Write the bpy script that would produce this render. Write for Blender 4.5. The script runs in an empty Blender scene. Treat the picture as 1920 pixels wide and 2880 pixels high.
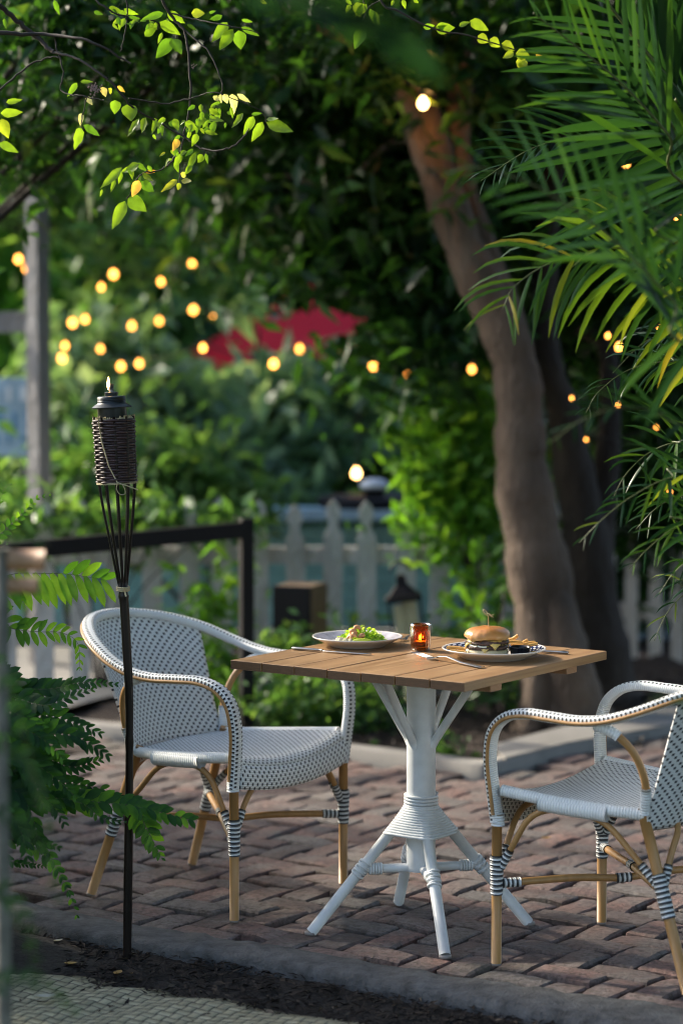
import bpy, math, random
import numpy as np
from mathutils import Vector, Matrix
R = math.radians
random.seed(7)
rng = np.random.default_rng(11)
sc = bpy.context.scene
COL = sc.collection

# ------------------------------------------------------------------ camera
CAMH, PITCH, F = 1.61829, 0.0742217, 6800.0          # photo pixels are 1920 x 2880
cam_d = bpy.data.cameras.new('camera'); cam = bpy.data.objects.new('camera', cam_d); COL.objects.link(cam)
cam.location = (0, 0, CAMH); cam.rotation_euler = (math.pi/2-PITCH, 0, 0)
cam_d.sensor_fit = 'VERTICAL'; cam_d.sensor_height = 36; cam_d.sensor_width = 24; cam_d.lens = 85
cam_d.clip_start = .05; cam_d.clip_end = 400
cam_d.dof.use_dof = True; cam_d.dof.focus_distance = 6.42; cam_d.dof.aperture_fstop = 1.7
sc.camera = cam
_c, _s = math.cos(PITCH), math.sin(PITCH)
def ray(u, v):
    a, b = (u-960)/F, (1440-v)/F
    return np.array([a, _c+b*_s, -_s+b*_c])
def W(u, v, Y):
    d = ray(u, v); return np.array([0, 0, CAMH])+d*(Y/d[1])
def D(x, y, Y): return W(x*1.2245, y*1.2245, Y)
def G(u, v, z=0.0):
    d = ray(u, v); return np.array([0, 0, CAMH])+d*((z-CAMH)/d[2])

# ------------------------------------------------------------------ helpers
def tag(o, label=None, cat=None, group=None, kind=None):
    if label: o['label'] = label
    if cat: o['category'] = cat
    if group: o['group'] = group
    if kind: o['kind'] = kind
    return o
def empty(name, loc=(0, 0, 0)):
    o = bpy.data.objects.new(name, None); COL.objects.link(o); o.location = loc; o.empty_display_size = .1
    return o
def rootloc(o):
    p = np.zeros(3)
    while o is not None:
        p += np.array(o.location); o = o.parent
    return p
def nrm(v):
    v = np.asarray(v, float); return v/max(1e-9, np.linalg.norm(v))
def catmull(P, n=6, closed=False):
    P = [np.asarray(p, float) for p in P]; out = []
    for i in range(len(P)-1):
        p0 = P[i-1] if i > 0 else 2*P[0]-P[1]; p1 = P[i]; p2 = P[i+1]
        p3 = P[i+2] if i+2 < len(P) else 2*P[-1]-P[-2]
        for k in range(n):
            t = k/n
            out.append(.5*((2*p1)+(-p0+p2)*t+(2*p0-5*p1+4*p2-p3)*t*t+(-p0+3*p1-3*p2+p3)*t**3))
    out.append(P[-1]); return out
class MB:
    def __init__(s): s.v = []; s.f = []; s.uv = []; s.m = []; s.cur = 0; s.r = []; s.rv = .5
    def vert(s, p): s.v.append((float(p[0]), float(p[1]), float(p[2]))); s.r.append(s.rv); return len(s.v)-1
    def face(s, idx, uv=None):
        s.f.append(tuple(idx)); s.uv.append(uv if uv else [(0, 0)]*len(idx)); s.m.append(s.cur)
    def grid(s, P, UV=None, wrap=False):
        n, m = len(P), len(P[0])
        ix = [[s.vert(P[i][j]) for j in range(m)] for i in range(n)]
        for i in range(n-1):
            for j in range(m if wrap else m-1):
                j2 = (j+1) % m
                if UV is not None:
                    uv = [UV[i][j], UV[i+1][j], UV[i+1][j+1], UV[i][j+1]]
                else: uv = None
                s.face([ix[i][j], ix[i+1][j], ix[i+1][j2], ix[i][j2]], uv)
        return ix
    def tube(s, pts, rad, seg=10, cap=True, up=None, prof=None):
        pts = [np.asarray(p, float) for p in pts]; n = len(pts)
        if not hasattr(rad, '__len__'): rad = [rad]*n
        T = [nrm(pts[min(i+1, n-1)]-pts[max(i-1, 0)]) for i in range(n)]
        a = np.array([0, 0, 1.]) if abs(T[0][2]) < .9 else np.array([1., 0, 0])
        N = nrm(a-T[0]*a.dot(T[0])); L = 0; rings = []; UV = []
        for i in range(n):
            if i: L += np.linalg.norm(pts[i]-pts[i-1]); 
            if up is not None:
                u_ = up[i]; N = nrm(u_-T[i]*np.dot(u_, T[i]))
            else: N = nrm(N-T[i]*N.dot(T[i]))
            B = np.cross(T[i], N); ring = []
            for k in range(seg):
                th = 2*math.pi*k/seg
                if prof is None: ring.append(pts[i]+(N*math.cos(th)+B*math.sin(th))*rad[i])
                else:
                    q = prof[k]; ring.append(pts[i]+(N*q[0]+B*q[1])*rad[i])
            rings.append(ring); UV.append([(L, k/seg) for k in range(seg+1)])
        ix = s.grid(rings, UV, wrap=True)
        if cap:
            s.face(ix[0][::-1]); s.face(ix[-1])
        return s
    def box(s, c, size, M=None, bev=0.0, uvo=(0, 0)):
        c = np.asarray(c, float); hx, hy, hz = [x/2 for x in size]
        M = np.eye(3) if M is None else np.asarray(M)
        b = min(bev, hx*.9, hy*.9, hz*.9)
        if b <= 0:
            P = [(x, y, z) for z in (-hz, hz) for (x, y) in ((-hx, -hy), (hx, -hy), (hx, hy), (-hx, hy))]
            ix = [s.vert(c+M@np.array(p)) for p in P]
            for q in ((3, 2, 1, 0), (4, 5, 6, 7), (0, 1, 5, 4), (1, 2, 6, 5), (2, 3, 7, 6), (3, 0, 4, 7)):
                s.face([ix[k] for k in q], [(P[k][0]+uvo[0], P[k][1]+P[k][2]+uvo[1]) for k in q])
            return s
        lay = [(-hz, b), (-hz+b, 0), (hz-b, 0), (hz, b)]; rings = []
        for (z, i) in lay:
            X, Y = hx-i, hy-i; bb = b if i == 0 else b*.6
            ring = [(-X+bb, -Y), (X-bb, -Y), (X, -Y+bb), (X, Y-bb), (X-bb, Y), (-X+bb, Y), (-X, Y-bb), (-X, -Y+bb)]
            rings.append([(x, y, z) for x, y in ring])
        ix = [[s.vert(c+M@np.array(p)) for p in r] for r in rings]
        uv = lambda p: (p[0]+uvo[0], p[1]+p[2]+uvo[1])
        for i in range(3):
            for k in range(8):
                k2 = (k+1) % 8
                s.face([ix[i][k], ix[i][k2], ix[i+1][k2], ix[i+1][k]], [uv(rings[i][k]), uv(rings[i][k2]), uv(rings[i+1][k2]), uv(rings[i+1][k])])
        s.face(ix[0][::-1], [uv(p) for p in rings[0][::-1]]); s.face(ix[3], [uv(p) for p in rings[3]])
        return s
    def lathe(s, prof, seg=32, c=(0, 0, 0), M=None, fn=None, cap=True):
        c = np.asarray(c, float); M = np.eye(3) if M is None else np.asarray(M); rings = []; UV = []; L = 0
        for i, (r, z) in enumerate(prof):
            if i: L += math.hypot(r-prof[i-1][0], z-prof[i-1][1])
            ring = []
            for k in range(seg):
                th = 2*math.pi*k/seg; p = np.array([r*math.cos(th), r*math.sin(th), z])
                if fn: p = fn(p, th, i)
                ring.append(c+M@p)
            rings.append(ring); UV.append([(k/seg, L) for k in range(seg+1)])
        ix = s.grid(rings, UV, wrap=True)
        if cap and prof[0][0] > 1e-4: s.face(ix[0])
        if cap and prof[-1][0] > 1e-4: s.face(ix[-1][::-1])
        return s
    def build(s, name, mats, parent=None, smooth=True, rnd=False):
        off = rootloc(parent) if parent is not None else np.zeros(3)
        me = bpy.data.meshes.new(name)
        me.from_pydata([(a-off[0], b-off[1], c-off[2]) for a, b, c in s.v], [], s.f)
        if not isinstance(mats, (list, tuple)): mats = [mats]
        for m in mats: me.materials.append(m)
        uvl = me.uv_layers.new(name='UVMap')
        flat = [x for fu in s.uv for p in fu for x in p]
        uvl.data.foreach_set('uv', flat)
        me.polygons.foreach_set('material_index', s.m)
        me.polygons.foreach_set('use_smooth', [smooth]*len(s.f))
        if rnd:
            at = me.attributes.new('rnd', 'FLOAT', 'POINT'); at.data.foreach_set('value', s.r)
        me.update(); me.validate()
        o = bpy.data.objects.new(name, me); COL.objects.link(o); o.parent = parent
        return o
def recenter(o):                       # put a single-mesh thing's origin at its base
    me = o.data; n = len(me.vertices); a = np.empty(n*3); me.vertices.foreach_get('co', a); a = a.reshape(-1, 3)
    c = np.array([(a[:, 0].min()+a[:, 0].max())/2, (a[:, 1].min()+a[:, 1].max())/2, a[:, 2].min()])
    me.vertices.foreach_set('co', (a-c).ravel()); o.location = o.location+Vector(c); me.update(); return o
def auto(o, ang=35):
    try:
        me = o.data; me.set_sharp_from_angle(angle=R(ang))
    except Exception: pass
    return o

# ------------------------------------------------------------------ materials
def newmat(name):
    m = bpy.data.materials.new(name); m.use_nodes = True; nt = m.node_tree; nt.nodes.clear()
    out = nt.nodes.new('ShaderNodeOutputMaterial'); b = nt.nodes.new('ShaderNodeBsdfPrincipled')
    nt.links.new(b.outputs[0], out.inputs[0]); return m, nt, b, out
def N(nt, t, **k):
    n = nt.nodes.new(t)
    for a, v in k.items():
        if a.startswith('i_'):
            key = a[2:]; key = int(key) if key.isdigit() else key.replace('_', ' ')
            n.inputs[key].default_value = v
        else: setattr(n, a, v)
    return n
def MATH(nt, op, a, b=None, c=None):
    n = nt.nodes.new('ShaderNodeMath'); n.operation = op
    for i, x in enumerate((a, b, c)):
        if x is None: continue
        if isinstance(x, (int, float)): n.inputs[i].default_value = x
        else: nt.links.new(x, n.inputs[i])
    return n.outputs[0]
def MIX(nt, f, a, b):
    n = nt.nodes.new('ShaderNodeMix'); n.data_type = 'RGBA'
    for sock, x in ((n.inputs[0], f), (n.inputs[6], a), (n.inputs[7], b)):
        if isinstance(x, (tuple, list)): sock.default_value = (*x[:3], 1)
        elif isinstance(x, (int, float)): sock.default_value = x
        else: nt.links.new(x, sock)
    return n.outputs[2]
def RAMP(nt, f, stops):
    n = nt.nodes.new('ShaderNodeValToRGB'); e = n.color_ramp.elements
    while len(e) < len(stops): e.new(.5)
    for i, (p, c) in enumerate(stops): e[i].position = p; e[i].color = (*c, 1)
    nt.links.new(f, n.inputs[0]); return n.outputs[0]
def noise(nt, scale, detail=4, coord='Object', vec=None, scl=None, rough=.55):
    n = N(nt, 'ShaderNodeTexNoise'); n.inputs['Scale'].default_value = scale; n.inputs['Detail'].default_value = detail
    n.inputs['Roughness'].default_value = rough
    if vec is None:
        tc = N(nt, 'ShaderNodeTexCoord'); vec = tc.outputs[coord]
    if scl:
        mp = N(nt, 'ShaderNodeMapping'); mp.inputs['Scale'].default_value = scl; nt.links.new(vec, mp.inputs[0]); vec = mp.outputs[0]
    nt.links.new(vec, n.inputs['Vector']); return n.outputs['Fac']
def BUMP(nt, b, h, st=.3, dist=.005):
    n = N(nt, 'ShaderNodeBump'); n.inputs['Strength'].default_value = st; n.inputs['Distance'].default_value = dist
    nt.links.new(h, n.inputs['Height']); nt.links.new(n.outputs[0], b.inputs['Normal'])
def simple(name, c, rough=.5, metal=0, var=.12, nscale=12, bump=0, bscale=60, dist=.003, spec=.5, scl=None, coat=0):
    m, nt, b, out = newmat(name)
    f = noise(nt, nscale, 5, scl=scl)
    nt.links.new(RAMP(nt, f, [(.3, tuple(x*(1-var) for x in c)), (.7, tuple(min(1, x*(1+var)) for x in c))]), b.inputs['Base Color'])
    rr = MATH(nt, 'MULTIPLY_ADD', f, .25, rough-.12); nt.links.new(rr, b.inputs['Roughness'])
    b.inputs['Metallic'].default_value = metal; b.inputs['Specular IOR Level'].default_value = spec
    b.inputs['Coat Weight'].default_value = coat
    if bump: BUMP(nt, b, noise(nt, bscale, 6, scl=scl), bump, dist)
    return m
def emit(name, c, st):
    m = bpy.data.materials.new(name); m.use_nodes = True; nt = m.node_tree; nt.nodes.clear()
    out = nt.nodes.new('ShaderNodeOutputMaterial'); e = nt.nodes.new('ShaderNodeEmission')
    e.inputs[0].default_value = (*c, 1); e.inputs[1].default_value = st; nt.links.new(e.outputs[0], out.inputs[0]); return m
def leafmat(name, stops, rough=.42, trans=.4, tcol=1.6, coord_noise=None):
    m, nt, b, out = newmat(name)
    at = N(nt, 'ShaderNodeAttribute', attribute_name='rnd')
    col = RAMP(nt, at.outputs['Fac'], stops)
    if coord_noise:
        f = noise(nt, coord_noise, 3); f = MATH(nt, 'MULTIPLY_ADD', f, .9, .55)
        mm = N(nt, 'ShaderNodeMix', data_type='RGBA', blend_type='MULTIPLY'); mm.inputs[0].default_value = 1
        nt.links.new(col, mm.inputs[6]); nt.links.new(f, mm.inputs[7]); col = mm.outputs[2]
    nt.links.new(col, b.inputs['Base Color']); b.inputs['Roughness'].default_value = rough
    b.inputs['Specular IOR Level'].default_value = .3
    tr = N(nt, 'ShaderNodeBsdfTranslucent')
    mu = N(nt, 'ShaderNodeMix', data_type='RGBA', blend_type='MULTIPLY'); mu.inputs[0].default_value = 1
    nt.links.new(col, mu.inputs[6]); mu.inputs[7].default_value = (tcol*1.15, tcol*1.1, tcol*.35, 1)
    nt.links.new(mu.outputs[2], tr.inputs[0])
    mx = N(nt, 'ShaderNodeMixShader'); mx.inputs[0].default_value = trans
    nt.links.new(b.outputs[0], mx.inputs[1]); nt.links.new(tr.outputs[0], mx.inputs[2]); nt.links.new(mx.outputs[0], out.inputs[0])
    return m

def weave(name, p=.0125, q=.0105, dw=.42, dh=.62, lo=None, hi=None, white=(.84, .86, .85), ribs='v', ribp=.0053, axis_v=False):
    """white plastic rattan with staggered charcoal squares; UVs are metres"""
    m, nt, b, out = newmat(name)
    tc = N(nt, 'ShaderNodeTexCoord'); sp = N(nt, 'ShaderNodeSeparateXYZ'); nt.links.new(tc.outputs['UV'], sp.inputs[0])
    u, v = sp.outputs[0], sp.outputs[1]
    if lo is None:
        cv = MATH(nt, 'DIVIDE', v, q); row = MATH(nt, 'FLOOR', cv); fy = MATH(nt, 'FRACT', cv)
        off = MATH(nt, 'MULTIPLY', MATH(nt, 'FLOORED_MODULO', row, 2.0), .5)
        cu = MATH(nt, 'ADD', MATH(nt, 'DIVIDE', u, p), off); fx = MATH(nt, 'FRACT', cu)
        d = MATH(nt, 'MULTIPLY', MATH(nt, 'LESS_THAN', fx, dw), MATH(nt, 'LESS_THAN', fy, dh))
        h = MATH(nt, 'ABSOLUTE', MATH(nt, 'SINE', MATH(nt, 'MULTIPLY', MATH(nt, 'DIVIDE', v, ribp), math.pi)))
        h = MATH(nt, 'SUBTRACT', h, MATH(nt, 'MULTIPLY', d, .6))
    else:
        d = None
        for (a, c_, ph) in zip(lo, hi, (0, .5, 0, .5)):
            fx = MATH(nt, 'FRACT', MATH(nt, 'ADD', MATH(nt, 'DIVIDE', u, p), ph))
            e = MATH(nt, 'MULTIPLY', MATH(nt, 'LESS_THAN', fx, dw), MATH(nt, 'MULTIPLY', MATH(nt, 'GREATER_THAN', v, a), MATH(nt, 'LESS_THAN', v, c_)))
            d = e if d is None else MATH(nt, 'MAXIMUM', d, e)
        h = MATH(nt, 'ABSOLUTE', MATH(nt, 'SINE', MATH(nt, 'MULTIPLY', MATH(nt, 'DIVIDE', u, ribp), math.pi)))
        h = MATH(nt, 'SUBTRACT', h, MATH(nt, 'MULTIPLY', d, .6))
    gap = MATH(nt, 'LESS_THAN', h, .24)
    w = MIX(nt, noise(nt, 25, 3), tuple(x*.88 for x in white), white)
    w = MIX(nt, MATH(nt, 'MULTIPLY', gap, .3), w, (.2, .21, .22))
    col = MIX(nt, d, w, (.018, .022, .028))
    nt.links.new(col, b.inputs['Base Color']); b.inputs['Roughness'].default_value = .38
    BUMP(nt, b, h, .7, .0022)
    return m
M_weave = weave('white_weave_charcoal_dots', p=.0205, q=.0108, dw=.34, dh=.66, ribp=.0054)
M_seat = weave('white_seat_weave', p=.0185, q=.0095, dw=.34, dh=.62, ribp=.00475)
M_rim = weave('white_rim_wrap', p=.0115, lo=(.04, .17, .88), hi=(.12, .25, .96), dw=.45, ribp=.00575)
M_roll = weave('white_plain_wrap', lo=(2,), hi=(3,), ribp=.0075)
def stripes(name, per=.0125, a=(.72, .74, .74), c=(.04, .045, .05), duty=.5, skew=.35):
    m, nt, b, out = newmat(name)
    tc = N(nt, 'ShaderNodeTexCoord'); sp = N(nt, 'ShaderNodeSeparateXYZ'); nt.links.new(tc.outputs['UV'], sp.inputs[0])
    t = MATH(nt, 'DIVIDE', sp.outputs[0], per); t = MATH(nt, 'ADD', t, MATH(nt, 'MULTIPLY', noise(nt, 30, 1), skew))
    f = MATH(nt, 'LESS_THAN', MATH(nt, 'FRACT', t), duty)
    nt.links.new(MIX(nt, f, a, c), b.inputs['Base Color']); b.inputs['Roughness'].default_value = .4
    h = MATH(nt, 'ABSOLUTE', MATH(nt, 'SINE', MATH(nt, 'MULTIPLY', t, 2*math.pi))); BUMP(nt, b, h, .8, .003)
    return m
M_bind = stripes('black_white_binding')
M_whitebind = stripes('white_cord_binding', per=.012, a=(.70, .72, .70), c=(.62, .64, .62), duty=.12)
M_tan = simple('tan_painted_tube', (.40, .215, .075), .42, var=.14, nscale=9, bump=.15, bscale=40, scl=(6, 6, 1), spec=.5)
M_tip = simple('grey_foot_cap', (.22, .2, .19), .6)
M_whitepaint = simple('white_powder_coat', (.66, .68, .68), .38, var=.12, nscale=16, bump=.08, bscale=90, dist=.001)
def wood(name, c1, c2, rough=.45, sc_=(1.2, 26, 26)):
    m, nt, b, out = newmat(name)
    tc = N(nt, 'ShaderNodeTexCoord'); mp = N(nt, 'ShaderNodeMapping'); mp.inputs['Scale'].default_value = sc_
    nt.links.new(tc.outputs['UV'], mp.inputs[0])
    n1 = noise(nt, 2.2, 8, vec=mp.outputs[0], rough=.65)
    n2 = noise(nt, 1.3, 3, vec=tc.outputs['UV'], scl=(.6, 8, 1))
    col = RAMP(nt, n1, [(.25, c1), (.5, tuple((x+y)/2 for x, y in zip(c1, c2))), (.75, c2)])
    col = MIX(nt, MATH(nt, 'MULTIPLY', n2, .55), col, tuple(x*.55 for x in c1))
    nt.links.new(col, b.inputs['Base Color'])
    nt.links.new(MATH(nt, 'MULTIPLY_ADD', n1, .3, rough-.15), b.inputs['Roughness']); BUMP(nt, b, n1, .25, .0015)
    return m
M_teak = wood('oiled_teak', (.20, .10, .04), (.50, .31, .15))
M_teakend = wood('teak_end_grain', (.055, .026, .012), (.14, .07, .03), sc_=(8, 14, 14))
M_teakside = wood('teak_side', (.27, .14, .065), (.42, .24, .125))
M_silver = simple('stainless_steel', (.30, .295, .29), .32, 1, var=.08, nscale=60, bump=.2, bscale=300, dist=.0006)
M_ceram = simple('cream_ceramic', (.74, .70, .66), .22, var=.04, coat=.4)
M_navy = None
def mk_navy():
    m, nt, b, out = newmat('navy_transfer_pattern')
    tc = N(nt, 'ShaderNodeTexCoord'); sp = N(nt, 'ShaderNodeSeparateXYZ'); nt.links.new(tc.outputs['UV'], sp.inputs[0])
    a = MATH(nt, 'SINE', MATH(nt, 'MULTIPLY', sp.outputs[0], 2*math.pi*26)); 
    c = MATH(nt, 'SINE', MATH(nt, 'MULTIPLY', sp.outputs[1], 2*math.pi*70))
    f = MATH(nt, 'GREATER_THAN', MATH(nt, 'MULTIPLY', a, c), .22)
    nt.links.new(MIX(nt, f, (.012, .02, .075), (.62, .62, .64)), b.inputs['Base Color']); b.inputs['Roughness'].default_value = .2
    return m
M_navy = mk_navy()
M_black = simple('black_painted_metal', (.006, .006, .008), .5, var=.2, spec=.25)
M_blackplastic = simple('black_plastic', (.01, .01, .012), .25)

GREEN = [(0, (.008, .028, .008)), (.5, (.022, .075, .014)), (.85, (.05, .14, .02)), (1, (.10, .2, .03))]
M_leafdark = leafmat('dark_glossy_leaf', [(0, (.007, .026, .009)), (.5, (.018, .06, .016)), (.85, (.05, .14, .03)), (.985, (.10, .14, .03)), (1, (.2, .04, .02))], .38, .35)
M_leafmid = leafmat('mid_green_leaf', [(0, (.03, .08, .032)), (.6, (.085, .19, .07)), (1, (.2, .33, .12))], .36, .45)
M_leaflight = leafmat('light_green_leaf', [(0, (.045, .13, .025)), (.6, (.11, .27, .04)), (1, (.22, .38, .06))], .4, .5)
M_leafblue = leafmat('blue_green_leaf', [(0, (.06, .13, .09)), (.6, (.16, .27, .20)), (1, (.34, .46, .40))], .35, .4)
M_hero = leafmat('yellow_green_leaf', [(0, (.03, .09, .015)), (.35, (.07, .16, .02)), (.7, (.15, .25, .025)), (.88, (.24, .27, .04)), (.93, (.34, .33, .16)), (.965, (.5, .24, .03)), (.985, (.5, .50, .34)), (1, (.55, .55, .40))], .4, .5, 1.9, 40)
M_palm = leafmat('palm_leaflet', [(0, (.007, .026, .013)), (.45, (.014, .047, .018)), (.7, (.028, .078, .016)), (.88, (.075, .15, .018)), (.96, (.15, .19, .02)), (1, (.35, .22, .03))], .28, .36, 1.7)
M_fern = leafmat('fern_pinna', [(0, (.012, .05, .018)), (.5, (.025, .09, .022)), (.8, (.08, .21, .025)), (1, (.18, .34, .035))], .42, .58, 1.9, 30)
M_rachis = simple('frond_stem', (.09, .11, .03), .45)
M_twig = simple('dark_twig_bark', (.035, .027, .022), .8, bump=.5, bscale=120, dist=.002)
def bark(name, a, b_, c, scale=3.0):
    m, nt, b, out = newmat(name)
    n1 = noise(nt, scale, 7, scl=(1, 1, .5)); n2 = noise(nt, scale*9, 5, scl=(1, 1, .35))
    col = RAMP(nt, n1, [(.28, a), (.5, b_), (.72, c)]); col = MIX(nt, MATH(nt, 'MULTIPLY', n2, .4), col, tuple(x*.6 for x in a))
    nt.links.new(col, b.inputs['Base Color']); b.inputs['Roughness'].default_value = .85; BUMP(nt, b, n2, .9, .035); return m
M_bark = bark('smooth_brown_bark', (.055, .038, .027), (.14, .098, .07), (.23, .165, .12), 5)
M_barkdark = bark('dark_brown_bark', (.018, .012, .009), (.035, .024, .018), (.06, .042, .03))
M_picket = bark('weathered_picket_wood', (.45, .43, .41), (.64, .62, .59), (.76, .74, .71), 5)
M_postgrey = bark('grey_timber', (.16, .15, .14), (.26, .25, .245), (.36, .35, .34), 4)
def foliage(name, mat, blobs, parent=None, leaf=.1, asp=.42, clump=.28, per=26, seed=1, spread=.5, droop=.35, gaps=None):
    """blobs: (centre, (rx,ry,rz), number of leaves). Clumped leaf faces in one mesh."""
    g = np.random.default_rng(seed); VV = []; RR = []
    for (c, r, n) in blobs:
        nc = max(3, int(n/per)); d = g.normal(size=(nc, 3)); d /= np.linalg.norm(d, axis=1)[:, None]
        rad = g.random(nc)**(1/2.2); cc = np.asarray(c)+d*rad[:, None]*np.asarray(r)
        k = g.integers(0, nc, n); cs = clump*(.5+g.random(nc))
        off = g.normal(size=(n, 3)); off *= (cs[k]*.5)[:, None]
        P = cc[k]+off
        a = g.normal(size=(n, 3)); a[:, 2] = a[:, 2]*.6-droop; a /= np.linalg.norm(a, axis=1)[:, None]
        nr = g.normal(size=(n, 3))*.7; nr[:, 2] += .9; sd = np.cross(a, nr); sd /= np.linalg.norm(sd, axis=1)[:, None]
        nn = np.cross(sd, a); s = leaf*(.6+.8*g.random(n)); w = s*asp*(.8+.4*g.random(n))
        if gaps:
            dy = P[:, 1]*_c-(P[:, 2]-CAMH)*_s; uu = (960+F*P[:, 0]/dy)/1.2245; vv = (1440-F*(P[:, 1]*_s+(P[:, 2]-CAMH)*_c)/dy)/1.2245; keep = np.ones(n, bool)
            for (gx, gy, gw, gh, gp) in gaps: keep &= ~(((uu-gx)**2/gw**2+(vv-gy)**2/gh**2 < 1) & (g.random(n) < gp))
            P, a, sd, nn, s, w, k = P[keep], a[keep], sd[keep], nn[keep], s[keep], w[keep], k[keep]; n = len(P)
        base = P-a*(s*.5)[:, None]; tip = P+a*(s*.5)[:, None]-np.array([0, 0, 1])*(s*.12)[:, None]
        m1 = P-a*(s*.08)[:, None]
        L = m1+sd*(w*.5)[:, None]+nn*(w*.18)[:, None]; Rr = m1-sd*(w*.5)[:, None]+nn*(w*.18)[:, None]
        VV.append(np.stack([base, L, tip, Rr], 1)); 
        rr = np.clip(g.random(n)*.7+.3*g.random(nc)[k], 0, 1); RR.append(np.repeat(rr, 4))
    V = np.concatenate(VV).reshape(-1, 3); Rn = np.concatenate(RR); n = len(V)//4
    if parent is not None: V = V-rootloc(parent)
    i = np.arange(n)*4
    tri = np.stack([i, i+1, i+2, i, i+2, i+3], 1).ravel()
    me = bpy.data.meshes.new(name); me.vertices.add(len(V)); me.vertices.foreach_set('co', V.ravel().astype(np.float32))
    me.loops.add(n*6); me.polygons.add(n*2); me.loops.foreach_set('vertex_index', tri.astype(np.int32))
    me.polygons.foreach_set('loop_start', np.arange(n*2, dtype=np.int32)*3)
    at = me.attributes.new('rnd', 'FLOAT', 'POINT'); at.data.foreach_set('value', Rn.astype(np.float32))
    me.materials.append(mat); me.update(calc_edges=True)
    o = bpy.data.objects.new(name, me); COL.objects.link(o); o.parent = parent
    return o

# ================================================================== ground
def polymesh(name, mat, pts, z, kind='structure', thick=None):
    mb = MB(); ix = [mb.vert((p[0], p[1], z)) for p in pts]; mb.face(ix, [(p[0], p[1]) for p in pts])
    if thick:
        lo = [mb.vert((p[0], p[1], z-thick)) for p in pts]; n = len(pts)
        for k in range(n): mb.face([ix[k], lo[k], lo[(k+1) % n], ix[(k+1) % n]])
    o = mb.build(name, mat, smooth=False); o['kind'] = kind; return o
M_soil = simple('dark_soil', (.012, .009, .007), .95, var=.45, nscale=18, bump=1, bscale=45, dist=.02)
M_mulch = simple('dark_mulch', (.035, .022, .016), .9, var=.5, nscale=30, bump=1, bscale=70, dist=.02)
M_concrete = simple('weathered_concrete', (.072, .073, .075), .9, var=.55, nscale=22, bump=1, bscale=90, dist=.008)
M_paleconc = simple('pale_concrete', (.22, .21, .195), .85, var=.18, nscale=5, bump=.5, bscale=90, dist=.004)
M_ground = simple('earth', (.045, .05, .028), .95, var=.5, nscale=2, bump=1, bscale=12, dist=.05)
g = MB(); S = 150
g.grid([[(x, y, -.11) for y in (-S, 0, 30, S*2)] for x in (-S, 0, S)]); o = g.build('ground', M_ground, smooth=False); o['kind'] = 'structure'

# front soil bed (bumpy sheet) and back mulch bed
def bumpy(name, mat, x0, x1, y0, y1, z, amp, n=70, seed=3, mound=None):
    gg = np.random.default_rng(seed); ph = gg.random((8, 3))*6.28; fr = gg.random((8, 2))*26-13
    P = []
    for i in range(n):
        row = []
        for j in range(n):
            x = x0+(x1-x0)*i/(n-1); y = y0+(y1-y0)*j/(n-1); h = 0
            for k in range(8): h += math.sin(fr[k, 0]*x+fr[k, 1]*y+ph[k, 0])/8
            h = z+amp*h*1.6+gg.normal()*amp*.18
            if mound: h += mound[3]*math.exp(-((x-mound[0])**2+(y-mound[1])**2)/mound[2]**2)
            row.append((x, y, h))
        P.append(row)
    mb = MB(); mb.grid(P); o = mb.build(name, mat); o['kind'] = 'structure'; return o
kf = [G(u, v) for u, v in ((-500, 2400), (-80, 2500), (140, 2552), (373, 2600), (522, 2622), (700, 2649), (960, 2693), (1224, 2738), (1470, 2772), (1714, 2808), (2050, 2852), (2600, 2925))]
kn = [G(u, v) for u, v in ((-560, 2432), (-140, 2540), (90, 2596), (300, 2634), (491, 2662), (700, 2694), (960, 2741), (1224, 2790), (1470, 2834), (1714, 2878), (2050, 2935), (2600, 3020))]
kf = catmull(kf, 6); kn = catmull(kn, 6)
bumpy('soil_bed', M_soil, -2.6, 2.2, 4.2, 6.9, -.036, .009, 90, 5, (-.98, 6.28, .20, .09))
mb = MB()
for P, Q in ((kf, kn),):
    n = len(P); rr = np.random.default_rng(2)
    prof = []
    for i in range(n):
        a, b_ = P[i], Q[i]; j = rr.normal()*.0025; dd = b_-a
        prof.append([a+np.array([0, 0, -.10]), a+np.array([0, 0, -.006+j]), a+dd*.06+np.array([0, 0, .004+j]), a+dd*.5+np.array([0, 0, .006+j]), a+dd*.92+np.array([0, 0, .002+j]), b_+np.array([0, 0, -.010+j]), b_+dd*.03+np.array([0, 0, -.10])])
    mb.grid(prof)
mb.build('kerb', M_concrete)['kind'] = 'structure'

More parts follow.
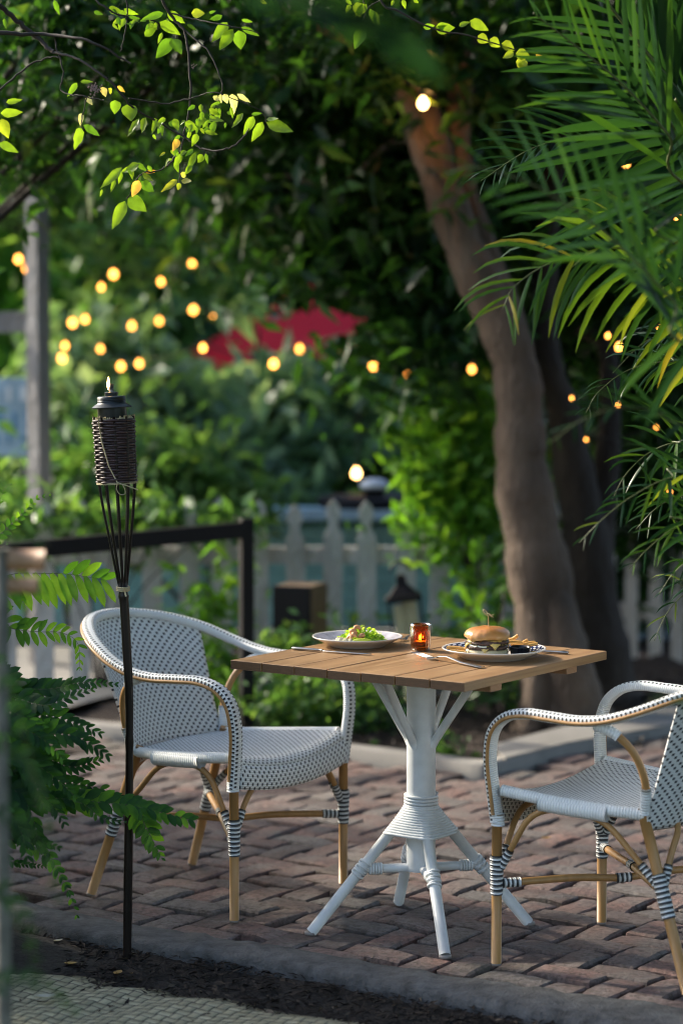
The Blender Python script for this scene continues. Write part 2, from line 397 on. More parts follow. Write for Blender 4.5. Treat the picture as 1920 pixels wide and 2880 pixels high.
# brick paving: herringbone of worn bricks as real blocks
def in_poly(x, y, poly):
    c = False; n = len(poly); j = n-1
    for i in range(n):
        if (poly[i][1] > y) != (poly[j][1] > y) and x < (poly[j][0]-poly[i][0])*(y-poly[i][1])/(poly[j][1]-poly[i][1])+poly[i][0]: c = not c
        j = i
    return c
kb = [G(u, v) for u, v in ((-700, 2010), (0, 2040), (294, 2069), (600, 2090), (735, 2104), (1000, 2135), (1200, 2160), (1347, 2180), (1400, 2172), (1592, 2125), (1886, 2072), (2400, 1985))]
kb = catmull(kb, 4)
kbout = [p+np.array([0, .11, 0]) for p in kb]
patio_poly = [(p[0], p[1]) for p in kf]+[(p[0], p[1]) for p in kb[::-1]]
polymesh('paving_base', M_soil, [(p[0], p[1]) for p in kf]+[(p[0], p[1]) for p in kb[::-1]], -.03)
def mk_brick():
    m, nt, b, out = newmat('worn_clay_brick')
    at = N(nt, 'ShaderNodeAttribute', attribute_name='rnd')
    c = RAMP(nt, at.outputs['Fac'], [(0, (.085, .058, .053)), (.25, (.175, .095, .083)), (.5, (.135, .095, .088)), (.72, (.205, .105, .088)), (.88, (.17, .14, .13)), (1, (.11, .10, .10))])
    n1 = noise(nt, 9, 6); n2 = noise(nt, 55, 6, rough=.7)
    c = MIX(nt, RAMP(nt, n1, [(.42, (0, 0, 0)), (.68, (.8, .8, .8))]), c, (.16, .148, .142))
    c = MIX(nt, RAMP(nt, n2, [(.42, (0, 0, 0)), (.66, (.9, .9, .9))]), c, (.05, .038, .032))
    n3 = noise(nt, 1.3, 4); c = MIX(nt, RAMP(nt, n3, [(.60, (0, 0, 0)), (.75, (.5, .5, .5))]), c, (.07, .085, .045))
    nt.links.new(c, b.inputs['Base Color']); nt.links.new(MATH(nt, 'MULTIPLY_ADD', n2, .3, .55), b.inputs['Roughness'])
    BUMP(nt, b, n2, 1, .011); return m
M_brick = mk_brick()
mb = MB(); gg = random.Random(4)
bw, bl, gap = .098, .198, .0075
ang = R(-36)
def add_brick(cx, cy, th, l, w):
    h = gg.gauss(0, .0028); tx, ty = gg.gauss(0, .016), gg.gauss(0, .022); th += gg.gauss(0, .014)
    cx += gg.gauss(0, .002); cy += gg.gauss(0, .002)
    mb.rv = gg.random(); ca, sa = math.cos(th), math.sin(th); l -= gap*(.6+.8*gg.random()); w -= gap*(.6+.8*gg.random())
    nx, ny = 8, 6; P = []
    wear = [gg.uniform(.0, .007) for _ in range(4)]
    for i in range(nx):
        row = []
        for j in range(ny):
            fx = [-1.0, -.985, -.93, -.4, .4, .93, .985, 1.0][i]; fy = [-1.0, -.965, -.84, .84, .965, 1.0][j]
            e = max(abs(fx), abs(fy)); z = -.045 if e >= 1 else 0
            if abs(fx) > .95 or abs(fy) > .9: z += -.0035-gg.random()*.003
            x, y = fx*l/2, fy*w/2
            if e < 1:
                z += gg.gauss(0, .0012)+tx*y*1.2+ty*x*.6+h
                if abs(fx) > .8 and abs(fy) > .5: z -= wear[(fx > 0)*2+(fy > 0)]
            x += gg.gauss(0, .0012); y += gg.gauss(0, .0012)
            if abs(fx) > .94 and abs(fy) > .9: x *= .975; y *= .95
            row.append((cx+x*ca-y*sa, cy+x*sa+y*ca, z))
        P.append(row)
    mb.grid(P)
nb = 0
for i in range(-60, 60):
    for j in range(-60, 60):
        # herringbone lattice: unit w; horizontal brick at (i+j, ... )
        pass
w_ = .102
for k in range(-70, 70):
    for m_ in range(-40, 40):
        # horizontal brick occupies (x..x+2, y..y+1) with x = k+4m... standard tiling
        x = k+4*m_*.5*1; 
        hx, hy = k+2*m_*2, k            # offset
        for (px, py, rot) in ((hx+1.0, hy+.5, 0), (hx+2.5, hy+0.0, 1)):
            X, Y = px*w_, py*w_
            wx = X*math.cos(ang)-Y*math.sin(ang); wy = X*math.sin(ang)+Y*math.cos(ang)+8
            if abs(wx) > 3.6 or wy < 5.2 or wy > 10.4: continue
            if not in_poly(wx, wy+.02, patio_poly): continue
            add_brick(wx, wy, ang+rot*math.pi/2, bl+.004, bw+.004); nb += 1
o = mb.build('brick_paving', M_brick, smooth=True, rnd=True); o['kind'] = 'structure'; auto(o, 28)
print('bricks', nb)
# back kerb and pale slab edge
mb = MB(); mb.grid([[a+np.array([0, 0, -.06]), a+np.array([0, 0, .035]), b_+np.array([0, 0, .04]), b_+np.array([0, 0, -.06])] for a, b_ in zip(kb, kbout)])
mb.build('back_kerb', M_paleconc)['kind'] = 'structure'
slab = [G(u, v) for u, v in ((1420, 2165), (1592, 2121), (1886, 2068), (2400, 1980), (2400, 1900), (1886, 2010), (1592, 2072), (1380, 2128))]
polymesh('paving_edge', M_paleconc, slab, .046, thick=.05)
bumpy('mulch_bed', M_mulch, -1.4, 3.5, 9.2, 13.5, -.02, .03, 70, 8)
polymesh('path', M_paleconc, [(-6, 9.2), (-1.4, 9.75), (-1.0, 10.6), (-.9, 12.4), (-6, 12.6)], .02)

# woven mat
def mk_mat():
    m, nt, b, out = newmat('woven_palm_mat')
    tc = N(nt, 'ShaderNodeTexCoord'); sp = N(nt, 'ShaderNodeSeparateXYZ'); nt.links.new(tc.outputs['UV'], sp.inputs[0])
    q = .031
    a = MATH(nt, 'DIVIDE', sp.outputs[0], q); c = MATH(nt, 'DIVIDE', sp.outputs[1], q)
    chk = MATH(nt, 'FLOORED_MODULO', MATH(nt, 'ADD', MATH(nt, 'FLOOR', a), MATH(nt, 'FLOOR', c)), 2.0)
    fa, fc = MATH(nt, 'FRACT', a), MATH(nt, 'FRACT', c)
    ha = MATH(nt, 'SINE', MATH(nt, 'MULTIPLY', fa, math.pi)); hc = MATH(nt, 'SINE', MATH(nt, 'MULTIPLY', fc, math.pi))
    h = MATH(nt, 'ADD', MATH(nt, 'MULTIPLY', chk, ha), MATH(nt, 'MULTIPLY', MATH(nt, 'SUBTRACT', 1.0, chk), hc))
    n = noise(nt, 30, 4)
    col = RAMP(nt, n, [(.3, (.27, .25, .16)), (.7, (.42, .39, .26))])
    vo = N(nt, 'ShaderNodeTexWhiteNoise', noise_dimensions='2D'); cb = N(nt, 'ShaderNodeCombineXYZ')
    nt.links.new(MATH(nt, 'FLOOR', a), cb.inputs[0]); nt.links.new(MATH(nt, 'FLOOR', c), cb.inputs[1]); nt.links.new(cb.outputs[0], vo.inputs['Vector'])
    col = MIX(nt, MATH(nt, 'MULTIPLY', vo.outputs['Value'], .5), col, (.10, .095, .055))
    col = MIX(nt, MATH(nt, 'MULTIPLY', chk, .35), col, (.2, .19, .12)); col = MIX(nt, MATH(nt, 'LESS_THAN', h, .42), col, (.035, .032, .02))
    nt.links.new(col, b.inputs['Base Color']); b.inputs['Roughness'].default_value = .6; BUMP(nt, b, h, .8, .006); return m
e1 = catmull([G(u, v, -.03) for u, v in ((-200, 2600), (49, 2687), (156, 2728), (339, 2762), (491, 2787), (700, 2818), (1053, 2882), (1500, 2960))], 8)
P = []; UVm = []
dA = nrm(np.array([.9, -.43, 0])); dB = np.array([-.43, -.9, 0])
for i in range(14):
    row = []; ruv = []
    for k, p in enumerate(e1):
        q = p+dB*(i*.1); z = -.014+.005*math.sin(k*.7+i*.9)-(.0 if i else .022); row.append((q[0], q[1], z)); ruv.append((q.dot(dA), q.dot(dB)))
    P.append(row); UVm.append(ruv)
mb = MB(); mb.grid(P, UVm); o = mb.build('woven_mat', mk_mat()); recenter(o); tag(o, 'greenish straw mat woven in small squares lying on the soil', 'mat')
o.modifiers.new('s', 'SOLIDIFY').thickness = .006

# mulch chips and litter on soil: uncountable
def scatter_chips(name, mat, n, fn, smin, smax, seed, asp=.25):
    g2 = random.Random(seed); mb = MB()
    for _ in range(n):
        x, y, z = fn(g2); l = g2.uniform(smin, smax); w = l*g2.uniform(asp*.5, asp*1.6); a = g2.uniform(0, 6.28); t = g2.gauss(0, .25); mb.rv = g2.random()
        ca, sa = math.cos(a), math.sin(a); d = np.array([ca, sa, t]); s = np.array([-sa, ca, g2.gauss(0, .3)]); c = np.array([x, y, z+l*.1])
        up = np.array([0, 0, l*.12]); P = [c-d*l/2, c-s*w/2+up*.5, c+d*l/2+up*g2.uniform(-.5, 1), c+s*w/2+up]
        ix = [mb.vert(p) for p in P]; mb.face(ix)
    return mb.build(name, mat, rnd=True, smooth=False)
M_chip = leafmat('bark_chip', [(0, (.006, .004, .003)), (.8, (.018, .012, .009)), (.97, (.04, .028, .02)), (1, (.14, .11, .08))], .85, .02)
def fsoil(g2):
    x = g2.uniform(-1.3, 1.2); i = min(range(len(kn)), key=lambda k: abs(kn[k][0]-x)); return x, kn[i][1]-g2.uniform(.0, .75), -.033+g2.random()*.01
o = scatter_chips('mulch', M_chip, 9000, fsoil, .008, .04, 3); o['kind'] = 'stuff'; tag(o, 'dark wood chips and twigs covering the soil behind the mat', 'mulch')
def fbed(g2):
    return g2.uniform(-.6, 2.2), g2.uniform(9.3, 11.4), .0+g2.random()*.02
o = scatter_chips('mulch', M_chip, 4000, fbed, .02, .06, 5); o['kind'] = 'stuff'; tag(o, 'dark mulch and dead leaves under the big tree', 'mulch')
M_litter = leafmat('dry_leaf', [(0, (.35, .2, .06)), (.5, (.42, .28, .1)), (1, (.4, .4, .36))], .6, .2)
def litter(u, v, z, l, rv, rot, label, cat='dead leaf', grp='fallen bits on the ground'):
    mb = MB(); mb.rv = rv; c = G(u, v, z); ca, sa = math.cos(rot), math.sin(rot); P = []
    for i in range(6):
        t = i/5; w = l*.28*math.sin(math.pi*min(1, t*.95+.04)); x = (t-.5)*l; zz = .008+.35*l*abs(t-.5)**1.5
        P.append([(c[0]+x*ca-y*sa, c[1]+x*sa+y*ca, z+zz+abs(y)*.4) for y in (-w, 0, w)])
    mb.grid(P); o = mb.build('dead_leaf' if rv < .7 else 'pale_petal', M_litter, rnd=True); recenter(o); tag(o, label, cat, grp); return o
litter(1507, 2855, -.03, .045, .3, .4, 'curled tan leaf on the soil at the lower right of the kerb')
litter(332, 2747, -.03, .04, .1, 1.2, 'brown curled leaf on the soil just beyond the mat edge, in front of the torch')
litter(365, 2746, -.03, .03, .2, 2.2, 'small brown leaf on the soil right beside the torch base')
litter(200, 2720, -.03, .035, .4, .2, 'tan leaf on the soil left of the torch by the mat')
litter(165, 2655, -.03, .03, .95, .7, 'white petal on the soil at the foot of the fern', 'petal')
litter(130, 2817, -.012, .06, .95, .2, 'pale bluish petal lying on the straw mat', 'petal')
litter(1188, 2466, .012, .035, .2, .2, 'pinkish leaf on the bricks behind the front foot of the table', 'leaf')
litter(1845, 2328, .012, .04, .15, .5, 'orange leaf on the bricks behind the right chair', 'leaf')
litter(1535, 2365, .012, .035, .4, .1, 'yellowish leaf on the bricks right of the table base', 'leaf')

# ================================================================== table
TC = np.array([.21488, 6.46565, 0]); TY = R(10.1515-45); TH = .75; TL = .7333; TT = .0235
Rz = lambda a: np.array([[math.cos(a), -math.sin(a), 0], [math.sin(a), math.cos(a), 0], [0, 0, 1]])
MT = Rz(TY)
def TP(x, y, z): return TC+MT@np.array([x, y, 0])+np.array([0, 0, z])
tb = empty('cafe_table', TC); tag(tb, 'square teak slatted cafe table on a white bamboo style pedestal', 'table')
mb = MB(); nP = 7; pw = TL/nP; g3 = random.Random(2)
for k in range(nP):
    x = -TL/2+pw*(k+.5); off = (g3.uniform(0, 9), g3.uniform(0, 9))
    hx, hy, hz, b_ = (pw-.0032)/2, TL/2+g3.gauss(0, .0005), TT/2, .0014
    zc = TH-hz+g3.gauss(0, .0004)
    # cross-section rounded rectangle swept along local y
    sec = [(-hx+b_, -hz), (hx-b_, -hz), (hx, -hz+b_), (hx, hz-b_), (hx-b_, hz), (-hx+b_, hz), (-hx, hz-b_), (-hx, -hz+b_)]
    rings = []; UV = []
    for yy, ins in ((-hy, 1), (-hy+b_, 0), (hy-b_, 0), (hy, 1)):
        rings.append([TP(x+sx*(1-ins*.02), yy, zc+sz*(1-ins*.08)) for sx, sz in sec])
        ac = 0; row = []
        for q in range(9): 
            sx, sz = sec[q % 8]; row.append((yy+off[0], q*.03+sx+off[1]))
        UV.append(row)
    mb.cur = 0; mb.grid(rings, UV, wrap=True)
    for e in (0, 3):
        mb.cur = 1; ix = [mb.vert(p) for p in rings[e]]
        if e == 0: ix = ix
        mb.face(ix, [(sx*3+off[0], sz*9+off[1]) for sx, sz in sec])
for p in range(len(mb.m)): pass
auto(mb.build('tabletop', [M_teak, M_teakend], tb), 30)
for yy in (-.20, .19):
    mb = MB(); mb.box(TP(0, yy, TH-TT-.0095), (TL-.02, .055, .018), MT, .002); mb.build('batten', M_teakside, tb, smooth=False)
mb = MB(); mb.box(TP(0, 0, TH-TT-.026), (.30, .05, .012), MT@Rz(R(45)), .002); mb.box(TP(0, 0, TH-TT-.025), (.05, .30, .011), MT@Rz(R(45)), .002)
mb.box(TP(0, -.105, TH-TT-.010), (.25, .07, .018), MT, .002)
mb.build('mounting_plate', M_whitepaint, tb, smooth=False)
mb = MB(); mb.lathe([(.0, .165), (.0405, .165), (.0415, .17), (.0405, .175), (.0395, .18), (.0395, .705), (0.0, .706)], 32, TC); auto(mb.build('pole', M_whitepaint, tb), 40)
for a in (0, 90, 180, 270):
    d = MT@Rz(R(a))@np.array([1, 0, 0])
    mb = MB(); mb.tube([TC+d*.034+np.array([0, 0, .505]), TC+d*.045+np.array([0, 0, .525]), TC+d*.175+np.array([0, 0, .705])], .0115, 12); mb.build('strut', M_whitepaint, tb)
def helix(mb, c, r0, r1, z0, z1, turns, rad, sq=0.0, rot=0.0, seg=28):
    pts = []
    for i in range(int(turns*seg)+1):
        t = i/(turns*seg); th = i/seg*2*math.pi; r = r0+(r1-r0)*t
        s = 1/max(abs(math.cos((th-rot+math.pi/4) % (math.pi/2)-math.pi/4)), .7) ; k = sq*t
        rr = r*((1-k)+k*(.80*s+.12))
        pts.append(c+np.array([rr*math.cos(th), rr*math.sin(th), z0+(z1-z0)*t]))
    mb.tube(pts, rad, 6)
mb = MB(); helix(mb, TC, .0425, .043, .375, .340, 4, .0046); helix(mb, TC, .043, .088, .342, .268, 12, .0043, 1.0, R(10.15+45))
sqr = []
for (z, r, k) in ((.345, .039, 0), (.33, .045, .3), (.266, .083, 1.0), (.262, .04, 0)):
    ring = []
    for q in range(32):
        th = 2*math.pi*q/32; s = 1/max(abs(math.cos((th-R(55.15)+math.pi/4) % (math.pi/2)-math.pi/4)), .7); rr = r*((1-k)+k*(.80*s+.12))
        ring.append(TC+np.array([rr*math.cos(th), rr*math.sin(th), z]))
    sqr.append(ring)
mb.grid(sqr, wrap=True); mb.build('cord_wrapping', M_whitepaint, tb)
for a in (0, 90, 180, 270):
    d = Rz(R(10.1515+a))@np.array([1, 0, 0]); s0 = TC+d*.072+np.array([0, 0, .285]); s1 = TC+d*.301+np.array([0, 0, .006])
    mb = MB(); mb.tube([s0, s0+(s1-s0)*.5, s1], .0152, 14); lg = mb.build('leg', M_whitepaint, tb)
    mb = MB(); mb.lathe([(0, 0), (.016, 0), (.0165, .008), (0, .009)], 14, TC+d*.303); mb.build('foot_cap', M_tip, lg)
    pj = s0+(s1-s0)*.40
    mb = MB(); dd = nrm(s1-s0); sd = np.cross(dd, [0, 0, 1])
    for q in range(6):
        cc = s0+(s1-s0)*(.345+.021*q); tw = nrm(dd+sd*.25*(1 if q % 2 else -1)); e1_ = nrm(np.cross(tw, [0.1, .2, 1])); e2_ = np.cross(tw, e1_)
        mb.tube([cc+(e1_*math.cos(t)+e2_*math.sin(t))*.0165 for t in np.linspace(0, 2*math.pi, 17)], .004, 6, cap=False)
    st = TC+d*.03+np.array([0, 0, .172]); en = pj+np.array([0, 0, 0])
    for q in range(5):
        cc = en+(st-en)*(.18+.055*q); tw = nrm(st-en); e1_ = np.array([0, 0, 1.]); e2_ = np.cross(tw, e1_)
        mb.tube([cc+(e1_*math.cos(t)+e2_*math.sin(t))*.0138 for t in np.linspace(0, 2*math.pi, 15)], .0034, 6, cap=False)
    mb.build('binding', M_whitepaint, lg)
    mb = MB(); mb.tube([st, en], .0125, 12); mb.build('stretcher', M_whitepaint, tb)

# ================================================================== chairs
def make_chair():
    rt = empty('bistro_armchair')
    half = [(.255, .268, .372), (.264, .272, .45), (.270, .278, .53), (.258, .284, .60), (.220, .29, .643), (.160, .296, .661), (.08, .30, .660), (0, .302, .658), (-.08, .30, .668), (-.16, .285, .694), (-.25, .245, .733), (-.33, .175, .762), (-.385, .09, .777), (-.402, 0, .782)]
    full = half+[(x, -y, z) for x, y, z in half[-2::-1]]
    pts = catmull(full, 8); n = len(pts)
    O = [nrm((min(0, p[0]+.13)*.9, p[1], 0)) for p in pts]
    seg = 16; prof = []
    for k in range(seg):
        th = 2*math.pi*k/seg; c, s = math.cos(th), math.sin(th)
        prof.append((math.copysign(abs(c)**.7, c)*.0135, math.copysign(abs(s)**.7, s)*.020))
    # N = up-ish (perp to tangent and O) so that v=0 is the top
    UPV = []
    for i in range(n):
        T = nrm(pts[min(i+1, n-1)]-pts[max(i-1, 0)]); u = np.cross(T, O[i]); 
        ref = np.array([0, 0, 1.]) if i > 0 else u
        if i == 0: u = u if u[0] > 0 else -u
        else: u = u if np.dot(u, UPV[-1]) > 0 else -u
        UPV.append(nrm(u))
    mb = MB(); mb.tube(pts, 1.0, seg, up=UPV, prof=prof); rim = mb.build('arm_rail', M_rim, rt)
    mb = MB(); tp = []
    for i in range(2, n-2):
        tp.append(pts[i]+O[i]*.0205-UPV[i]*.004)
    mb.tube(tp, .0048, 8); mb.build('trim', M_tan, rim)
    for s in (1, -1):
        # front leg
        mb = MB(); mb.tube([(.255, s*.268, 0.006), (.255, s*.268, .385)], .0132, 14); lg = mb.build('leg', M_tan, rt)
        mb = MB(); mb.lathe([(0, 0), (.0122, 0), (.0128, .008), (0, .009)], 12, (.255, s*.268, 0)); mb.build('foot_cap', M_tip, lg)
        mb = MB(); mb.tube([(.255, s*.268, z) for z in np.linspace(.183, .285, 12)], [.0155, .0165, .0165, .0165, .0165, .0165, .0170, .0175, .018, .0185, .0185, .016], 14); mb.build('binding', M_bind, lg)
        mb = MB(); mb.tube([(.252, s*.268, z) for z in np.linspace(.362, .392, 5)], .0175, 14); mb.build('binding', M_roll, lg)
        # back leg
        a0, a1 = np.array([-.275, s*.238, .006]), np.array([-.125, s*.202, .44])
        mb = MB(); mb.tube([a0, a0+(a1-a0)*.35, a0+(a1-a0)*.7, a1], .0138, 14); lg = mb.build('leg', M_tan, rt)
        mb = MB(); mb.lathe([(0, 0), (.0128, 0), (.0134, .008), (0, .009)], 12, (-.277, s*.2385, 0)); mb.build('foot_cap', M_tip, lg)
        mb = MB(); mb.tube([a0+(a1-a0)*t for t in np.linspace(.40, .64, 10)], .0172, 14); mb.build('binding', M_bind, lg)
        # arm support
        q = catmull([(-.140, s*.215, .43), (-.152, s*.235, .51), (-.135, s*.262, .585), (-.095, s*.284, .632), (-.045, s*.297, .652)], 6)
        mb = MB(); mb.tube(q, .0098, 12); sp = mb.build('arm_support', M_tan, rt)
        
        for qq in (q[-8:], q[:6]): mb = MB(); mb.tube(qq, .0135, 12); mb.build('binding', M_roll, sp)
        # side arch brace
        q = catmull([(.243, s*.266, .255), (.205, s*.262, .325), (.168, s*.257, .385), (.115, s*.250, .414), (.02, s*.236, .412), (-.045, s*.226, .388), (-.11, s*.219, .325), (-.178, s*.215, .255)], 6)
        mb = MB(); mb.tube(q, .0082, 10); ar = mb.build('brace', M_tan, rt)
        
        for qq in (q[:5], q[-5:]): mb = MB(); mb.tube(qq, .0112, 10); mb.build('binding', M_bind, ar)
        # seat side roll
        mb = MB(); L = [np.array([.243, s*.262, .452]), np.array([.11, s*.255, .440]), np.array([-.03, s*.232, .430]), np.array([-.135, s*.203, .424])]
        mb.tube(catmull(L, 8), .0155, 12); mb.tube(catmull([(.135, s*.256, .432), (.05, s*.246, .426), (-.045, s*.231, .420)], 6), .0215, 12); mb.build('seat_edge', M_roll, rt)
    for xx, zt, hw in ((.253, .385, .258), (-.19, .40, .208)):
        q = catmull([(xx-.005*0, hw-.004, .255), (xx, hw*.82, .325), (xx+.004, hw*.62, .375), (xx+.004 if xx > 0 else xx+.03, hw*.35, zt+.01), (xx+.004 if xx > 0 else xx+.03, -hw*.35, zt+.01), (xx+.004, -hw*.62, .375), (xx, -hw*.82, .325), (xx, -hw+.004, .255)], 6)
        mb = MB(); mb.tube(q, .0082, 10); ar = mb.build('brace', M_tan, rt)
        
        for qq in (q[:5], q[-5:]): mb = MB(); mb.tube(qq, .0112, 10); mb.build('binding', M_bind, ar)
    for s, dz in ((1, 0), (-1, .019)):
        A = np.array([.245, s*.258, .212+dz*.2]); B = np.array([-.195, -s*.212, .232+dz*.2]); Mx = (A+B)/2+np.array([0, 0, dz-.009])
        q = catmull([A, A*.7+B*.3+np.array([0, 0, .3*dz]), Mx, A*.3+B*.7+np.array([0, 0, .3*dz]), B], 6)
        mb = MB(); mb.tube(q, .0098, 12); ar = mb.build('stretcher', M_tan, rt)
        for qq in ([A+(B-A)*t+np.array([0, 0, dz*t]) for t in np.linspace(.0, .075, 5)], [B+(A-B)*t+np.array([0, 0, dz*t]) for t in np.linspace(.0, .075, 5)], [Mx+nrm(B-A)*t for t in (-.02, 0, .02)]):
            mb = MB(); mb.tube(qq, .0128, 12); mb.build('binding', M_bind, ar)
    # seat with front apron
    P = []; UV = []; nx, ny = 34, 30
    def seatp(s, t):
        y01 = 2*t-1
        if s <= .78:
            k = s/.78; x = -.150+k*(.262+.150); hw = .198+(.262-.198)*k**.8
            z = .428+(.462-.428)*k - .014*(1-y01**2)*math.sin(math.pi*min(1, k*1.0))-.034*(1-y01**2)*k**3+.006*(1-abs(y01))*(1-k)
            x += .012*(1-y01**2)*k**2
            if k > .93: z -= (k-.93)**2*2.0
        else:
            k = (s-.78)/.22; hw = .262; ztop = .462-.034*(1-y01**2)-.0098
            zb = .368-.026*(1-y01**2); x = .262+.012*(1-y01**2)+.014*math.sin(k*math.pi*.75); z = ztop+(zb-ztop)*k
        return np.array([x, y01*hw, z])
    L = 0
    for i in range(nx):
        s = i/(nx-1)
        if i: L += np.linalg.norm(seatp(s, .5)-seatp((i-1)/(nx-1), .5))
        P.append([seatp(s, j/(ny-1)) for j in range(ny)]); UV.append([((j/(ny-1)-.5)*.52, L) for j in range(ny)])
    mb = MB(); ns = int(nx*.8)
    mb.grid(P[:ns+1], UV[:ns+1]); mb.cur = 1; mb.grid(P[ns:], UV[ns:])
    st = mb.build('seat', [M_seat, M_weave], rt); sm = st.modifiers.new('s', 'SOLIDIFY'); sm.thickness = .007; sm.offset = -1
    # back shell
    i0 = min(range(n), key=lambda i: abs(pts[i][0]+.245)+(0 if pts[i][1] > 0 else 9)); i1 = n-1-i0
    top = pts[i0:i1+1]; m_ = len(top); P = []; UV = []; rows = 26
    ac = [0]
    for i in range(1, m_): ac.append(ac[-1]+np.linalg.norm(top[i]-top[i-1]))
    for r in range(rows):
        k = r/(rows-1); row = []; uv = []
        for i, p in enumerate(top):
            t = ac[i]/ac[-1]*2-1
            bot = np.array([-.135-.052*(1-t*t), -t*.212, .385])
            q = np.array(p)*(1-k)+bot*k
            bul = math.sin(math.pi*k)*.014; o_ = nrm((q[0]+.10, q[1], 0)); q = q-o_*bul*.6+np.array([0, 0, 0])
            row.append(q); uv.append((t*.27*(1-.22*k), k*.40))
        P.append(row); UV.append(uv)
    mb = MB(); mb.grid(P, UV); bk = mb.build('backrest', M_weave, rt); sm = bk.modifiers.new('s', 'SOLIDIFY'); sm.thickness = .007; sm.offset = 0
    return rt
def copy_tree(o, parent=None):
    c = o.copy(); COL.objects.link(c); c.parent = parent
    for ch in list(o.children): copy_tree(ch, c)
    return c
def place_chair(ch, near, far, near_is_left):
    P, Q = G(*near), G(*far); Mid = (P+Q)/2; lat = nrm(P-Q if near_is_left else Q-P); fwd = np.array([lat[1], -lat[0], 0])
    c = Mid-fwd*.255; ch.location = (c[0], c[1], .006); ch.rotation_euler = (0, 0, math.atan2(fwd[1], fwd[0]))
    print('chair', np.linalg.norm(P-Q), c, fwd)
ch1 = make_chair(); ch2 = copy_tree(ch1)
place_chair(ch1, (657, 2600), (967, 2494), False); place_chair(ch2, (1400, 2719), (1685.5, 2606), True)
tag(ch1, 'white woven bistro armchair left of the table, its dotted seat and back turned toward us', 'chair', 'white and tan bistro armchairs')
tag(ch2, 'white woven bistro armchair at the right edge of the picture, partly behind a palm leaf', 'chair', 'white and tan bistro armchairs')

# ================================================================== things on the table
Z = TH+.0006
def on(u, v, z=Z): return G(u, v, z)
def plate(c, r, label, inner):
    rt = empty('dinner_plate', c); tag(rt, label, 'plate')
    pr = [(0, .003), (r*.56, .003), (r*.57, 0), (r*.61, 0), (r*.63, .003), (r*.75, .010), (r*.9, .0195), (r*.985, .0245), (r, .0268), (r*.995, .0285), (r*.975, .0280)]
    mb = MB(); mb.lathe(pr+[(r*.955, .0268)], 64, c, cap=False); mb.build('dish', M_ceram, rt)
    mb = MB(); mb.lathe([(r*.957, .0270), (r*.80, .0190), (r*.66, .0115)], 64, c, cap=False); mb.build('border', inner, rt)
    mb = MB(); mb.lathe([(r*.661, .0116), (r*.58, .0085), (0, .008)], 64, c, cap=False); mb.build('well', M_ceram, rt)
    return rt
M_plum = simple('faint_purple_glaze', (.42, .40, .45), .2, var=.35, nscale=40)
PB = np.array([.407, 6.415, Z]); plate(PB, .139, 'round plate with navy patterned border under the burger and fries', M_navy)
PS = np.array([.0442, 6.665, Z]); plate(PS, .1255, 'round pale plate holding the heap of salad greens', M_plum)
# burger
BC = np.array([.3865, 6.38, Z+.0145])
bg = empty('burger', BC); tag(bg, 'double cheeseburger in a glossy golden bun on the navy bordered plate', 'burger')
def wob(amp, fr, seed, zamp=0):
    g_ = random.Random(seed); ph = [g_.uniform(0, 6.28) for _ in range(6)]
    def fn(p, th, i):
        k = 1+amp*sum(math.sin(fr*(j+1)*.7*th//1*0+(j+2)*th+ph[j]) for j in range(5))/3
        return np.array([p[0]*k, p[1]*k, p[2]+zamp*math.sin(3*th+ph[0]+i)+zamp*.6*math.sin(7*th+ph[2])])
    return fn
def mk_bun():
    m, nt, b, out = newmat('golden_bun')
    tc = N(nt, 'ShaderNodeTexCoord'); sp = N(nt, 'ShaderNodeSeparateXYZ'); nt.links.new(tc.outputs['Object'], sp.inputs[0])
    f = MATH(nt, 'DIVIDE', MATH(nt, 'SUBTRACT', sp.outputs[2], .042), .03)
    f = MATH(nt, 'ADD', f, MATH(nt, 'MULTIPLY', MATH(nt, 'SUBTRACT', noise(nt, 60, 4), .5), .9))
    nt.links.new(RAMP(nt, f, [(.0, (.62, .40, .17)), (.25, (.52, .27, .09)), (.7, (.50, .22, .06)), (1, (.42, .17, .045))]), b.inputs['Base Color'])
    b.inputs['Roughness'].default_value = .36; BUMP(nt, b, noise(nt, 70, 4, scl=(1, 1, .3)), .35, .004); return m
M_bun = mk_bun()
M_crumb = simple('bun_crumb', (.72, .58, .34), .7, var=.15, nscale=60, bump=.4, bscale=200)
M_meat = simple('seared_beef', (.085, .040, .026), .5, var=.7, nscale=120, bump=1, bscale=150, dist=.006, spec=.7)
M_cheese = simple('melted_cheese', (.72, .52, .16), .35, var=.08)
M_onion = simple('pale_onion', (.72, .74, .62), .35)
mb = MB(); mb.lathe([(0, 0), (.050, .000), (.055, .003), (.0565, .008), (.055, .013), (.051, .016), (0, .016)], 40, BC, fn=wob(.018, 1, 3)); mb.build('bottom_bun', M_crumb, bg)
for z0, sd in ((.0155, 5), (.0285, 8)):
    mb = MB(); g_ = random.Random(sd); f0 = wob(.03, 1, sd, .001)
    def fm(p, th, i):
        p = f0(p, th, i); r = math.hypot(p[0], p[1])
        if r > .04: p = p*np.array([1+g_.gauss(0, .018)]*2+[1])
        p[2] += g_.gauss(0, .0007); return p
    mb.lathe([(0, z0), (.05, z0), (.055, z0+.002), (.0575, z0+.005), (.0572, z0+.0085), (.054, z0+.0105), (.047, z0+.0118), (0, z0+.012)], 64, BC, fn=fm); mb.build('patty', M_meat, bg)
